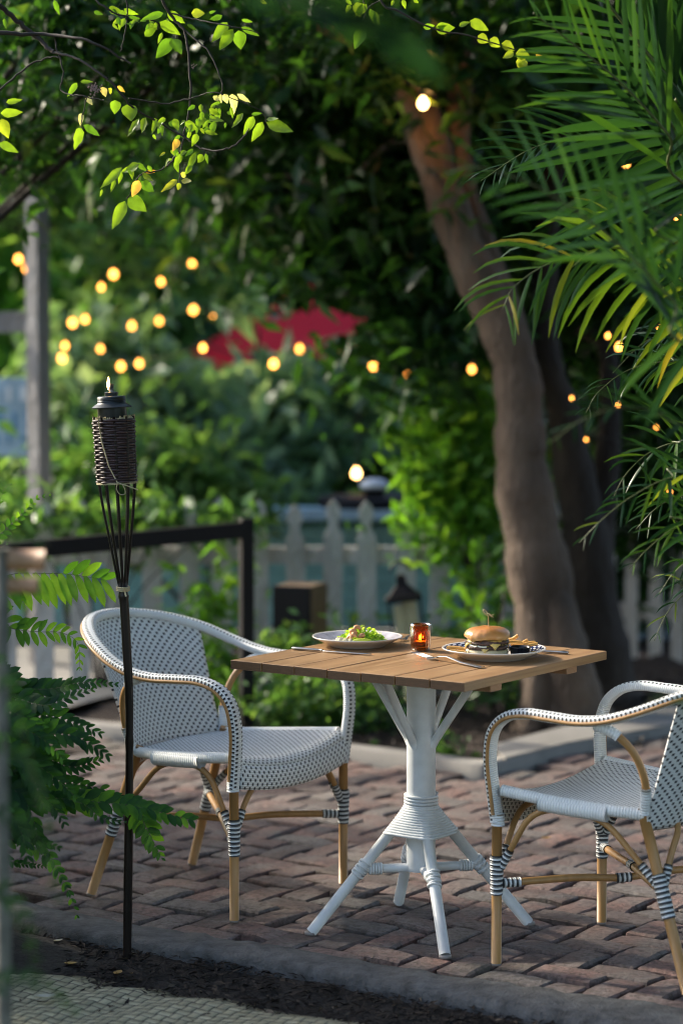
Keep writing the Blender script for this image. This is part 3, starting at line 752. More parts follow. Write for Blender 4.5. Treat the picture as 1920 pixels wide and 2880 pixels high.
def slice_(z0, rot, seed, hw=.047):
    P = []; g_ = random.Random(seed); n = 17
    for i in range(n):
        row = []
        for j in range(n):
            x = (i/(n-1)*2-1)*hw; y = (j/(n-1)*2-1)*hw; r = math.hypot(x, y); z = z0
            if r > .050: z -= (r-.050)*1.1+.0015*math.sin(9*math.atan2(y, x)+seed)
            if r > .0555: k = .0575/r*.6+.4; x *= k; y *= k; z -= .002
            q = Rz(rot)@np.array([x, y, 0]); row.append(BC+q+np.array([0, 0, z]))
        P.append(row)
    mb = MB(); mb.grid(P); o = mb.build('cheese_slice', M_cheese, bg); o.modifiers.new('s', 'SOLIDIFY').thickness = .0022
slice_(.0292, R(35), 1); slice_(.0425, R(62), 2, .05)
mb = MB()
for a, rr in ((3.6, .05), (3.9, .052), (4.4, .053), (3.3, .052)):
    q = [BC+np.array([math.cos(a+t)*rr*1.06, math.sin(a+t)*rr*1.06, .0275+.002*math.sin(t*6+a)]) for t in np.linspace(-.22, .22, 6)]; mb.tube(q, .0022, 6)
mb.build('onion', M_onion, bg)
def ftop(p, th, i):
    r = math.hypot(p[0], p[1]); k = 1+.02*math.sin(2*th+.6)+.012*math.sin(5*th)
    fold = sum(math.exp(-((th-a)/.09)**2) for a in (3.75, 4.05, 4.42, 4.9, 3.3)); z = p[2]
    if r > .030: k -= .018*fold*min(1, (r-.03)/.02)
    z += .0018*math.sin(4*th+1)*(r/.06)
    return np.array([p[0]*k, p[1]*k, z])
mb = MB(); mb.lathe([(0, .043), (.05, .0425), (.0565, .043), (.0595, .0455), (.0605, .050), (.059, .056), (.0545, .0625), (.0465, .068), (.034, .0722), (.018, .0745), (0, .0752)], 96, BC, fn=ftop); mb.build('top_bun', M_bun, bg)
# bamboo knot pick
M_bamb = simple('dry_bamboo', (.55, .43, .22), .5)
mb = MB(); p0 = BC+np.array([.004, -.005, .055]); p1 = p0+np.array([-.0015, 0, .047]); mb.tube([p0, p1], .0012, 8)
kn_ = [p1+np.array(q) for q in ((0, 0, 0), (-.010, 0, .008), (-.014, 0, .015), (-.010, .003, .017), (-.004, .002, .010), (.002, -.003, .004), (.008, 0, .001), (.003, .004, .006), (-.005, -.003, .006), (-.002, .002, .001))]
mb.tube(catmull(kn_, 4), .0013, 6)
for q in range(7): mb.tube([p1+np.array([.001, 0, .003]), p1+np.array([.009+.002*q*.5, random.uniform(-.004, .004), random.uniform(-.004, .006)])], .0004, 4)
o = mb.build('cocktail_pick', M_bamb); recenter(o); tag(o, 'knotted bamboo pick standing upright in the burger bun', 'pick')
# fries
M_fry = simple('golden_fries', (.62, .33, .075), .45, var=.3, nscale=45, bump=.3, bscale=120, dist=.002)
def fry(p0, p1, z0, z1, bend, w=.0085, label=None):
    a = np.array([p0[0], p0[1], Z+z0]); b = np.array([p1[0], p1[1], Z+z1]); m_ = (a+b)/2+np.array([0, 0, bend])
    q = catmull([a, m_, b], 6); pr = [(math.copysign(min(1, abs(math.cos(t))*1.25), math.cos(t))*.5, math.copysign(min(1, abs(math.sin(t))*1.25), math.sin(t))*.5) for t in np.linspace(0, 2*math.pi, 9)[:-1]+.39]
    mb = MB(); mb.tube(q, [w*.8, w]+[w*1.02]*(len(q)-4)+[w, w*.75], 8, prof=pr); o = mb.build('french_fry', M_fry); recenter(o)
    tag(o, label, 'french fry', 'fries around the burger'); return o
def fx(zx, zy, Y): p = W(1220+zx/3.733, 1700+zy/3.733, Y); return p
def fry2(a, b, Ya, Yb, bend, label, w=.0085):
    A, B = fx(*a, Ya), fx(*b, Yb); fry(A, B, A[2]-Z, B[2]-Z, bend, w, label)
fry2((132, 452), (325, 470), 6.375, 6.36, .002, 'long orange fry poking out left of the burger, uppermost on that side')
fry2((165, 478), (330, 500), 6.36, 6.345, -.001, 'fry lying lower, left of the burger near the rim', .0075)
fry2((240, 515), (335, 497), 6.345, 6.36, 0, 'fry beneath the others left of the burger', .007)
fry2((745, 398), (935, 405), 6.45, 6.44, .002, 'long pale fry leaving the right side of the bun level with it', .0095)
fry2((770, 375), (880, 325), 6.48, 6.47, -.003, 'fry pointing up behind the bun on its right', .009)
fry2((760, 330), (800, 375), 6.50, 6.49, 0, 'short fry sticking up directly behind the bun', .0085)
fry2((905, 415), (985, 372), 6.45, 6.45, 0, 'curled fry end standing above the dipping cup', .0085)
fry2((940, 420), (1062, 398), 6.43, 6.43, .001, 'fry lying across behind the black dipping cup', .0085)
fry2((985, 430), (1085, 410), 6.41, 6.41, 0, 'short fry at the far right behind the dipping cup', .008)
fry2((1015, 505), (1070, 505), 6.36, 6.36, 0, 'small fry bit on the plate right of the dipping cup', .007)
fry2((800, 430), (960, 440), 6.46, 6.46, 0, 'fry at the bottom of the heap behind the dipping cup', .0085)
# ramekin
rc = np.array([.4725, 6.365, Z+.010])
mb = MB(); mb.lathe([(0, 0), (.0225, 0), (.0235, .002), (.0285, .024), (.0302, .0245), (.0305, .027), (.0285, .027), (.026, .022), (.0235, .012)], 36, rc, cap=False); rk = mb.build('dipping_cup', M_blackplastic)
rk2 = MB(); rk2.lathe([(.0262, .019), (.012, .0195), (0, .0195)], 24, rc, cap=False); recenter(rk)
sau = rk2.build('sauce', simple('dark_sauce', (.05, .012, .008), .15), rk); tag(rk, 'small black plastic dipping cup beside the burger', 'sauce cup')
# salad
M_lett = leafmat('shredded_lettuce', [(0, (.16, .32, .04)), (.6, (.38, .55, .08)), (1, (.65, .7, .3))], .35, .5)
sd_ = MB(); g_ = random.Random(12)
for _ in range(420):
    a = g_.uniform(0, 6.28); r = g_.random()**.6; x = .010+r*.068*math.cos(a); y = .014+r*.034*math.sin(a); z = .012+.036*(1-r**2)*g_.uniform(.3, 1.15); sd_.rv = g_.random()
    l = g_.uniform(.01, .022); d = nrm((g_.gauss(0, 1), g_.gauss(0, 1), g_.gauss(.25, .6))); s = nrm(np.cross(d, (g_.gauss(0, 1), g_.gauss(0, 1), 1)))*g_.uniform(.0015, .0035); c = PS+np.array([x, y, z])
    up = np.array([0, 0, .003*g_.uniform(-1, 1)])
    sd_.grid([[c-d*l/2-s, c-d*l/2+s], [c+up-s*1.2, c+up+s*1.2], [c+d*l/2-s*.6, c+d*l/2+s*.6]])
o = sd_.build('salad_greens', M_lett, rnd=True); recenter(o); o['kind'] = 'stuff'; tag(o, 'shredded green salad heaped on the pale plate', 'salad')
mb = MB(); M_shr = simple('cooked_shrimp', (.62, .30, .13), .4, var=.4, nscale=60)
M_pot = simple('pale_chunks', (.62, .55, .32), .5, var=.2)
def nug(mb, c, r, seed):
    f_ = wob(.12, 1, seed, r*.12); mb.lathe([(0, -r*.7), (r*.6, -r*.62), (r, -.1*r), (r*.85, r*.45), (r*.4, r*.75), (0, r*.8)], 14, c, fn=f_)
for i, (x, y, z) in enumerate(((-.045, -.03, .018), (-.033, -.035, .016), (-.05, -.015, .017), (-.02, -.038, .015))):
    mb = MB(); nug(mb, PS+np.array([x, y-.004, z]), .0115, i); o = mb.build('potato_chunk', M_pot); recenter(o); tag(o, ['pale potato chunk at the left end of the salad', 'pale potato chunk at the front left of the salad', 'pale potato chunk at the rear left of the salad', 'pale potato chunk touching the shrimp in the salad'][i], 'food chunk', 'potato chunks in the salad')
for i, (x, y, z) in enumerate(((-.015, -.022, .028), (-.003, -.025, .030), (-.010, -.012, .038), (.008, -.018, .026), (-.024, -.028, .024), (.0, -.006, .046))):
    mb = MB(); a0 = i*1.3; q = [PS+np.array([x+.008*math.cos(a0+t), y+.005*math.sin(a0+t), z+.006*math.sin(t)]) for t in np.linspace(0, 3.6, 9)]
    mb.tube(q, [.003, .0048, .006, .0065, .0065, .006, .005, .004, .0022], 8); o = mb.build('shrimp', M_shr); recenter(o)
    tag(o, ['curled shrimp in the middle of the salad', 'curled shrimp at the front of the salad heap', 'curled shrimp near the top of the salad heap', 'curled shrimp right of the middle of the salad', 'curled shrimp beside the potato chunks', 'golden curl on the very top of the salad heap'][i], 'shrimp', 'shrimp in the salad')
mb = MB(); P = []
for i in range(13):
    t = i/12*2-1; w = math.sqrt(max(0, 1-t*t)); x = t*.032; P.append([PS+np.array([.012+x, -.045-.004*w, .012+.002*0]), PS+np.array([.012+x, -.050*1-.006*w, .014+.010*w]), PS+np.array([.012+x, -.040, .013+.013*w]), PS+np.array([.012+x, -.036, .012])])
mb.grid(P, wrap=False); o = mb.build('avocado_slice', simple('avocado_flesh', (.42, .52, .05), .35, var=.2, nscale=30)); o.modifiers.new('s', 'SOLIDIFY').thickness = .003; recenter(o); tag(o, 'bright yellow green avocado slice along the front of the salad', 'avocado slice')
# votive
VC = np.array([.2165, 6.575, Z]); vt = empty('votive_holder', VC); tag(vt, 'amber ribbed glass votive holder with a lit candle inside', 'candle holder')
m, nt, b, out = newmat('amber_glass'); b.inputs['Base Color'].default_value = (.62, .17, .015, 1); b.inputs['Transmission Weight'].default_value = .9; b.inputs['Roughness'].default_value = .12; b.inputs['Specular IOR Level'].default_value = .25; b.inputs['IOR'].default_value = 1.35
M_amber = m
def frib(p, th, i):
    r = math.hypot(p[0], p[1])
    if r < .02 or i > 12: return p
    z = p[2]; k = 1
    if .006 < z < .055: k += .028*math.cos(24*th)
    if .055 <= z <= .066: k += .035*abs(math.sin(16*th+(1.57 if z > .06 else 0)))
    return np.array([p[0]*k, p[1]*k, z])
mb = MB(); mb.lathe([(0, 0), (.0235, 0), (.0255, .003), (.0262, .010), (.0267, .022), (.0272, .036), (.0276, .050), (.0278, .056), (.0278, .058), (.0278, .060), (.0278, .063), (.0280, .068), (.0285, .0715), (.0265, .0715), (.0255, .066), (.0250, .03), (.0240, .012), (0, .010)], 96, VC, fn=frib); mb.build('glass', M_amber, vt)
mb = MB(); mb.lathe([(0, .0102), (.0195, .0102), (.0195, .024), (.017, .025), (0, .0245)], 24, VC); cd = mb.build('candle', simple('wax', (.75, .5, .25), .5), vt)
M_flame = emit('flame', (1, .48, .12), 22)
mb = MB(); mb.lathe([(0, .0255), (.0025, .029), (.0034, .034), (.002, .040), (0, .046)], 12, VC); mb.build('flame', M_flame, vt)
lt = bpy.data.lights.new('candle_glow', 'POINT'); lt.energy = .12; lt.color = (1, .5, .15); lt.shadow_soft_size = .004
lo = bpy.data.objects.new('candle_glow', lt); COL.objects.link(lo); lo.location = (0, 0, .036); lo.parent = vt

# cutlery
def fork(base, tipc, zs, label, L=None):
    """base = handle end, tip = tine end (x,y); zs = heights at handle end, mid, neck, bowl, tips"""
    rt = MB(); a = np.array([*base[:2], 0.]); b = np.array([*tipc[:2], 0.]); d = nrm(b-a); s = np.array([-d[1], d[0], 0]); L = np.linalg.norm(b-a)
    st = [(0, .0075, zs[0]), (.05, .0105, zs[0]), (.12, .0095, zs[0]+.001), (.3, .0065, zs[1]), (.5, .0042, zs[2]), (.62, .0040, zs[2]*.7+zs[3]*.3), (.68, .008, zs[3]), (.73, .0125, zs[3]-.001), (.76, .0128, zs[3]-.001)]
    P = []
    for t, w, z in st:
        c = a+d*L*t+np.array([0, 0, Z+z]); P.append([c-s*w-np.array([0, 0, .001]), c-s*w*.6+np.array([0, 0, .0012]), c+s*w*.6+np.array([0, 0, .0012]), c+s*w-np.array([0, 0, .001])])
    rt.grid(P)
    for k in (-1.5, -.5, .5, 1.5):
        q = []
        for t, z, w in ((.75, zs[3]-.001, 1), (.82, zs[3]+.001, 1.02), (.90, zs[3]*.45+zs[4]*.55, 1), (1, zs[4], .9)):
            q.append(a+d*L*t+s*k*.0068*w+np.array([0, 0, Z+z]))
        rt.tube(q, [.0017, .0016, .0013, .0007], 8)
    o = rt.build('fork', M_silver); recenter(o); tag(o, label, 'fork'); return o
hE = on(1357, 1880); tE = W(1162, 1833, 6.44)
fork(hE, tE, (.004, .007, .016, .006, tE[2]-Z), 'silver fork with long tines leaning on the front of the amber candle glass')
fork((.245, 6.875), (.150, 6.745), (.003, .006, .012, .005, .010), 'silver fork lying between the salad plate and the amber candle glass')
def knife(hend, tip, label, hl=.095):
    a = np.array([*hend[:2], 0.]); b = np.array([*tip[:2], 0.]); d = nrm(b-a); s = np.array([-d[1], d[0], 0]); L = np.linalg.norm(b-a)
    rt = empty('table_knife', a+np.array([0, 0, Z])); tag(rt, label, 'knife')
    mb = MB(); q = [a+d*t+np.array([0, 0, Z+.0046]) for t in (0, .004, .02, .05, hl-.01, hl)]
    pr = [(math.cos(t)*.55, math.sin(t)) for t in np.linspace(0, 2*math.pi, 11)[:-1]]; mb.tube(q, [.005, .0078, .0078, .0065, .0058, .0048], 10, prof=pr); mb.build('handle', M_silver, rt)
    mb = MB(); P = []
    for t, w in ((hl, .0045), (hl+.01, .006), (hl+.02, .009), (L*.7, .0098), (L*.9, .0085), (L*.98, .004), (L, .001)):
        c = a+d*t+np.array([0, 0, Z+.0035]); P.append([c-s*w, c+s*w*.2+np.array([0, 0, .001]), c+s*w*.8])
    mb.grid(P); o = mb.build('blade', M_silver, rt); o.modifiers.new('s', 'SOLIDIFY').thickness = .0012; return rt
knife(on(821, 1827), on(1045, 1843), 'silver table knife lying in front of the salad plate')
knife((.612, 6.485), (.41, 6.575), 'silver table knife with only its handle showing right of the burger plate')

# ================================================================== torch
YT = 6.36
def T(x, y, Y=YT): return D(x, y, Y)
base = G(357.5, 2708, -.045); YT = base[1]
tk = empty('torch', base); tag(tk, 'burning bamboo garden torch with a dark wicker basket beside the left chair', 'garden torch')
M_bb = simple('dark_stained_bamboo', (.010, .007, .006), .3, var=.6, nscale=6, scl=(6, 6, 1), bump=.2, bscale=30, spec=.3)
def t5(x, y): return W(240+x/3.5636, 1040+y/3.5636, YT)
pp = [D(292, 2225, YT), D(294, 2060, YT), D(296, 1900, YT), D(297.5, 1740, YT), D(297, 1600, YT), D(291, 1480, YT), D(286, 1390, YT), D(282, 1345, YT)]
q = catmull(pp, 8); rad = []
for p in q:
    z = p[2]; r = .0112+.001*math.sin(z*9)
    for nz in (.12, .345, .55, .73, .93):
        r += .0022*math.exp(-((z-nz)/.006)**2)-.0008*math.exp(-((z-nz-.012)/.006)**2)
    rad.append(r)
mb = MB(); mb.tube(q, rad, 16); mb.build('pole', M_bb, tk)
bt_c = t5(318, 1130); tp_c = t5(285, 490); axis = nrm(tp_c-bt_c); ax1 = nrm(np.cross(axis, [0, 1, 0])); ax2 = np.cross(axis, ax1)*-1
rB = .0495; rT = .0530
M_wick = simple('dark_red_wicker', (.035, .016, .016), .5, var=.5, nscale=30, spec=.6)
mb = MB(); nrow = 26; H = np.linalg.norm(tp_c-bt_c); nw = 12
for r_ in range(nrow):
    t = (r_+.5)/nrow; pts_ = []
    R0 = (rB+(rT-rB)*t)*(1-.02*math.sin(t*3.1))
    for k in range(nw*6+1):
        th = 2*math.pi*k/(nw*6); wv = math.cos(th*nw/2*1.0+(math.pi if r_ % 2 else 0)); rr = R0+.0022*wv
        pts_.append(bt_c+axis*(t*H+.0009*math.sin(th*3+r_))+(ax1*math.cos(th)+ax2*math.sin(th))*rr)
    mb.tube(pts_, H/nrow*.56, 6, cap=False)
mb.lathe([(rB-.003, 0), (rT-.003, H)], 24, bt_c, M=np.stack([ax1, ax2, axis], 1), cap=False); mb.build('basket', M_wick, tk)
neck = D(283, 1352, YT)
for k in range(10):
    th = 2*math.pi*(k+.3)/10; o1 = (ax1*math.cos(th)+ax2*math.sin(th))
    mb = MB(); mb.tube(catmull([neck+o1*.009, neck*.6+bt_c*.4+o1*.026, bt_c+o1*(rB-.001), tp_c+o1*(rT-.001)+axis*.006], 5), [.0034]*5+[.0034]*5+[.004]*6, 6); mb.build('splint', M_bb, tk)
M_raff = simple('pale_raffia', (.45, .38, .22), .7)
mb = MB()
mb.tube([t5(155, 495)+np.array([0, -.055, 0]), t5(185, 700)+np.array([0, -.057, 0]), t5(260, 960)+np.array([0, -.056, 0]), t5(345, 1125)+np.array([0, -.052, 0])], .0016, 6)
mb.tube(catmull([t5(345, 1125)+np.array([0, -.053, 0]), t5(440, 1150)+np.array([0, -.055, 0]), t5(545, 1192)+np.array([0, -.05, 0])], 4), .0014, 6)
mb.tube(catmull([t5(345, 1125)+np.array([0, -.055, 0]), t5(335, 1180)+np.array([0, -.057, 0]), t5(370, 1235)+np.array([0, -.055, 0]), t5(420, 1225)+np.array([0, -.053, 0]), t5(400, 1150)+np.array([0, -.053, 0]), t5(350, 1115)+np.array([0, -.053, 0])], 5), .0012, 6)
for s_ in range(2):
    c0 = t5(375, 1125); mb.tube([bt_c+axis*(-.002+.003*s_)+(ax1*math.cos(t)+ax2*math.sin(t))*(rB+.003) for t in np.linspace(0, 6.28, 28)], .0012, 5, cap=False)
mb.build('raffia_tie', M_raff, tk); mb = MB()
for s_ in range(3): mb.tube([neck+np.array([0, 0, .004*s_-.004])+np.array([math.cos(t)*.0165, math.sin(t)*.0165, .001*math.sin(t)]) for t in np.linspace(0, 6.28, 20)], .0022, 6, cap=False)
mb.tube([neck+np.array([.004, -.018, 0]), neck+np.array([.010, -.024, -.018])], .0025, 5); mb.build('raffia_tie', M_raff, tk)
mb = MB()
for q in range(60):
    th = 6.28*q/60; o1 = (ax1*math.cos(th)+ax2*math.sin(th)); mb.tube([tp_c+o1*(rT), tp_c+o1*(rT+random.uniform(-.003, .003))+axis*random.uniform(.001, .009)], .0022, 5)
mb.build('frayed_edge', M_raff, tk)
cc = t5(273, 480); MA = np.stack([ax1, ax2, axis], 1)
M_can = simple('dark_tin', (.03, .035, .035), .35, .6, var=.3)
mb = MB(); mb.lathe([(.0, -.05), (.037, -.05), (.038, -.045), (.038, .026), (.036, .028), (0, .028)], 32, cc, M=MA); auto(mb.build('oil_canister', M_can, tk), 40)
mb = MB(); mb.lathe([(.038, .026), (.0515, .026), (.0520, .028), (.044, .034), (.0375, .038), (.0365, .041), (.0375, .043), (.0365, .045), (.0375, .047), (.0365, .049), (.0375, .051), (.0365, .054), (.034, .056), (.0, .0575)], 40, cc, M=MA)
mb.lathe([(.017, .056), (.0175, .0655), (.015, .067), (0, .067)], 24, cc, M=MA); auto(mb.build('lid', M_can, tk), 40)
wk = cc+axis*.066+ax1*(.001 if ax1[0] > 0 else -.001)
mb = MB(); mb.tube([wk, wk+axis*.012, wk+axis*.022+np.array([.002, 0, .0])], [.0062, .006, .0052], 12); mb.build('wick', simple('charred_wick', (.18, .16, .14), .9, var=.8, nscale=120), tk)
mb = MB(); fl = wk+np.array([-.008, 0, .006]); mb.tube(catmull([fl, fl+np.array([0, 0, .012]), fl+np.array([0, 0, .022]), fl+np.array([.0005, 0, .034])], 4), [.0006, .0018, .0028, .0034, .0036, .0038, .0038, .0036, .0032, .0028, .0022, .0016, .0004], 10); mb.build('flame', emit('torch_flame', (1, .52, .16), 9), tk)

# ================================================================== frond plants
def frond(mbL, mbR, pts, n, lfn, w, normal, ang=60, droop=.5, seed=0, rr=.004, sides=(1, -1), rv=(0, 1), fold=.25, seg=5, t0=.08, wig=.06):
    g_ = random.Random(seed); q = catmull(pts, 10); L = [0]
    for i in range(1, len(q)): L.append(L[-1]+np.linalg.norm(q[i]-q[i-1]))
    mbR.tube(q, [rr*(1-.8*L[i]/L[-1]) for i in range(len(q))], 6)
    def at(t):
        s = t*L[-1]
        for i in range(1, len(q)):
            if L[i] >= s:
                k = (s-L[i-1])/(L[i]-L[i-1]+1e-9); return q[i-1]*(1-k)+q[i]*k, nrm(q[i]-q[i-1])
        return q[-1], nrm(q[-1]-q[-2])
    normal = nrm(normal)
    for k in range(n):
        t = t0+(1-t0)*(k+.5)/n; P0, Tn = at(t); side = nrm(np.cross(Tn, normal))
        for s in sides:
            l = lfn(t)*g_.uniform(.88, 1.1); 
            if g_.random() < .03: continue
            tp__ = P0+side*s*l*.5; dy_ = tp__[1]*_c-(tp__[2]-CAMH)*_s; pu, pv = (960+F*tp__[0]/dy_)/1.2245, (1440-F*(tp__[1]*_s+(tp__[2]-CAMH)*_c)/dy_)/1.2245
            if abs(pu-1420) < 42 and abs(pv-800) < 55: continue
            a = R(ang*(1-.45*t)+g_.gauss(0, 5)); d = nrm(Tn*math.cos(a)+side*s*math.sin(a)+normal*g_.gauss(.1, .12))
            mbL.rv = min(1, max(0, g_.uniform(*rv))); P = []; p = P0.copy(); wd = nrm(np.cross(d, np.cross(side*s, Tn)))
            wd = nrm(Tn-d*Tn.dot(d)); nn = np.cross(d, wd); dr = droop*g_.uniform(.6, 1.4); tw = g_.gauss(0, wig*4)
            for i in range(seg+1):
                u = i/seg; ww = w*l*(math.sin(math.pi*min(1, u*.86+.10))**.75)*(.5) if u < 1 else 0.0004
                wd2 = nrm(wd*math.cos(tw*u)+nn*math.sin(tw*u)); P.append([p-wd2*ww+nn*ww*fold, p, p+wd2*ww+nn*ww*fold])
                d = nrm(d+np.array([0, 0, -1])*dr*u*.35); p = p+d*l/seg
                wd = nrm(wd-d*wd.dot(d)); nn = np.cross(d, wd)
            mbL.grid(P)
def fronds_thing(root, name, specs, matL, matR):
    for sp in specs:
        L_, R_ = MB(), MB(); L_.__dict__['rv'] = .5; frond(L_, R_, **sp)
        o = L_.build(name, matL, root, rnd=True); R_.build('stem', matR, o)
# palm at right, rooted outside the right edge
pr_ = empty('palm', (2.05, 6.3, -.05)); tag(pr_, 'large green palm whose feathery fronds sweep in from the right edge', 'palm tree')
mb = MB()
for k, (dx, dy, h) in enumerate(((0, 0, 1.9), (.2, .25, 1.5), (-.1, .35, 1.1), (.15, -.3, 1.3))):
    mb = MB(); b0 = np.array([2.05+dx, 6.3+dy, -.05]); mb.tube([b0, b0+np.array([-.02, 0, h*.5]), b0+np.array([-.06, 0, h])], [.05, .042, .035], 12); mb.build('trunk', simple('green_palm_trunk', (.10, .12, .045), .5), pr_)
def z2(x, y, Y): return W(960+x/1.6333, y/1.6333, Y)
def z7(x, y, Y): return W(1300+x/2.1387, 900+y/2.1387, Y)
PL = lambda a, p=.8: (lambda t: a*(math.sin(math.pi*(t*.85+.12))**p))
UPN = np.array([-.15, -.75, .6])
palm = [
 dict(pts=[(1.95, 6.2, 1.7), z2(1700, 900, 6.0), z2(1500, 620, 5.9), z2(1280, 380, 5.85), z2(1060, 200, 5.8), z2(880, 60, 5.75)], n=42, lfn=PL(.46), w=.048, normal=(-.1, -.93, .3), ang=60, droop=.2, seed=1, rr=.009, rv=(.1, .75), t0=.3),
 dict(pts=[(1.95, 6.4, 1.8), z2(1640, 640, 6.3), z2(1540, 420, 6.2), z2(1350, 180, 6.15), z2(1180, -40, 6.1), z2(1020, -260, 6.1)], n=34, lfn=PL(.56), w=.06, normal=(-.1, -.97, .1), ang=58, droop=.2, seed=2, rr=.014, rv=(.2, .6), t0=.22),
 dict(pts=[(2.0, 6.1, 1.5), z2(1750, 1620, 5.1), z2(1520, 1380, 5.0), z2(1230, 1090, 4.9), z2(900, 860, 4.8), z2(620, 770, 4.7), z2(480, 800, 4.65)], n=40, lfn=PL(.38), w=.055, normal=(-.1, -.88, .45), ang=58, droop=.35, seed=3, rr=.008, rv=(0, .7), t0=.2),
 dict(pts=[(2.0, 6.3, 1.3), z2(1700, 1350, 6.1), z2(1450, 1230, 6.0), z2(1200, 1180, 5.95), z2(980, 1200, 5.9), z2(800, 1310, 5.85), z2(740, 1420, 5.8)], n=48, lfn=PL(.36, .5), w=.055, normal=(-.2, -.85, .5), ang=62, droop=1.3, seed=4, rr=.006, rv=(.62, .98), t0=.2),  # palest leaflet tones stand in for sunlit tips
 dict(pts=[(2.0, 6.4, 1.4), z2(1750, 760, 6.9), z2(1450, 640, 6.8), z2(1150, 620, 6.7), z2(880, 680, 6.6), z2(640, 830, 6.5)], n=44, lfn=PL(.38), w=.06, normal=(-.1, -.8, .55), ang=58, droop=.5, seed=5, rr=.006, rv=(.1, .7), t0=.2),
 dict(pts=[(2.0, 6.3, 1.0), z7(1500, 700, 5.1), z7(1200, 560, 5.0), z7(950, 530, 4.9), z7(720, 600, 4.8), z7(520, 740, 4.7)], n=26, lfn=PL(.22), w=.10, normal=(-.1, -.75, .6), ang=50, droop=.5, seed=6, rr=.005, rv=(0, .6), t0=.25),
 dict(pts=[(2.0, 6.2, .9), z7(1500, 960, 5.9), z7(1250, 950, 5.8), z7(1020, 1060, 5.75), z7(850, 1190, 5.7), z7(700, 1340, 5.7)], n=30, lfn=PL(.22), w=.07, normal=(-.1, -.75, .6), ang=55, droop=.8, seed=7, rr=.005, rv=(.2, .99), t0=.2),
 dict(pts=[(2.0, 6.2, .8), z7(1500, 1250, 5.9), z7(1300, 1240, 5.9), z7(1120, 1370, 5.85), z7(1000, 1500, 5.8)], n=24, lfn=PL(.24), w=.07, normal=(-.1, -.75, .6), ang=55, droop=.9, seed=8, rr=.005, rv=(.2, .9), t0=.2),
 dict(pts=[(2.0, 6.2, .7), z7(1500, 1600, 6.4), z7(1350, 1640, 6.4), z7(1230, 1760, 6.35), z7(1150, 1930, 6.3)], n=20, lfn=PL(.17), w=.08, normal=(-.1, -.75, .6), ang=55, droop=1, seed=9, rr=.004, rv=(.2, .95), t0=.2),
 dict(pts=[(1.9, 6.0, .8), z7(1600, 2300, 4.3), z7(1400, 2230, 4.2), z7(1250, 2240, 4.15), z7(1080, 2330, 4.1)], n=16, lfn=PL(.14), w=.13, normal=(-.1, -.75, .6), ang=42, droop=.8, seed=10, rr=.004, rv=(.3, .8), t0=.3),
 dict(pts=[(2.0, 6.4, 1.2), z7(1500, 300, 6.6), z7(1250, 250, 6.5), z7(1000, 300, 6.5), z7(820, 430, 6.4), z7(740, 560, 6.4)], n=30, lfn=PL(.24), w=.06, normal=(-.1, -.8, .55), ang=58, droop=1.0, seed=16, rr=.005, rv=(.1, .85), t0=.2),
 dict(pts=[(2.0, 6.3, 1.0), z7(1500, 820, 6.2), z7(1300, 740, 6.1), z7(1120, 800, 6.1), z7(980, 930, 6.0), z7(900, 1080, 6.0)], n=30, lfn=PL(.24), w=.07, normal=(-.1, -.8, .5), ang=58, droop=1.0, seed=17, rr=.005, rv=(.2, .95), t0=.2),
 dict(pts=[(2.0, 6.3, .9), z7(1550, 1150, 6.3), z7(1350, 1060, 6.3), z7(1180, 1120, 6.2), z7(1040, 1260, 6.2)], n=28, lfn=PL(.24), w=.07, normal=(-.1, -.8, .5), ang=58, droop=1.0, seed=18, rr=.005, rv=(.1, .8), t0=.2),
 dict(pts=[(2.0, 6.3, .8), z7(1550, 1450, 6.0), z7(1400, 1430, 6.0), z7(1270, 1520, 6.0), z7(1180, 1650, 6.0)], n=24, lfn=PL(.2), w=.07, normal=(-.1, -.8, .5), ang=58, droop=1.0, seed=19, rr=.005, rv=(.3, .95), t0=.2),
 dict(pts=[(2.0, 6.4, 1.5), z7(1650, -50, 7.0), z7(1350, 40, 6.9), z7(1100, 130, 6.9), z7(900, 320, 6.8)], n=26, lfn=PL(.28), w=.05, normal=(-.1, -.6, .8), ang=58, droop=1.1, seed=12, rr=.005, rv=(0, .7), t0=.2),
 dict(pts=[(2.0, 6.3, 1.6), z2(1650, 1150, 5.3), z2(1500, 1000, 5.2), z2(1300, 900, 5.1), z2(1120, 900, 5.0), z2(960, 1000, 4.95)], n=26, lfn=PL(.22), w=.08, normal=(-.1, -.75, .6), ang=58, droop=.9, seed=14, rr=.005, rv=(0, .6), t0=.2),
]
fronds_thing(pr_, 'frond', palm, M_palm, M_rachis)

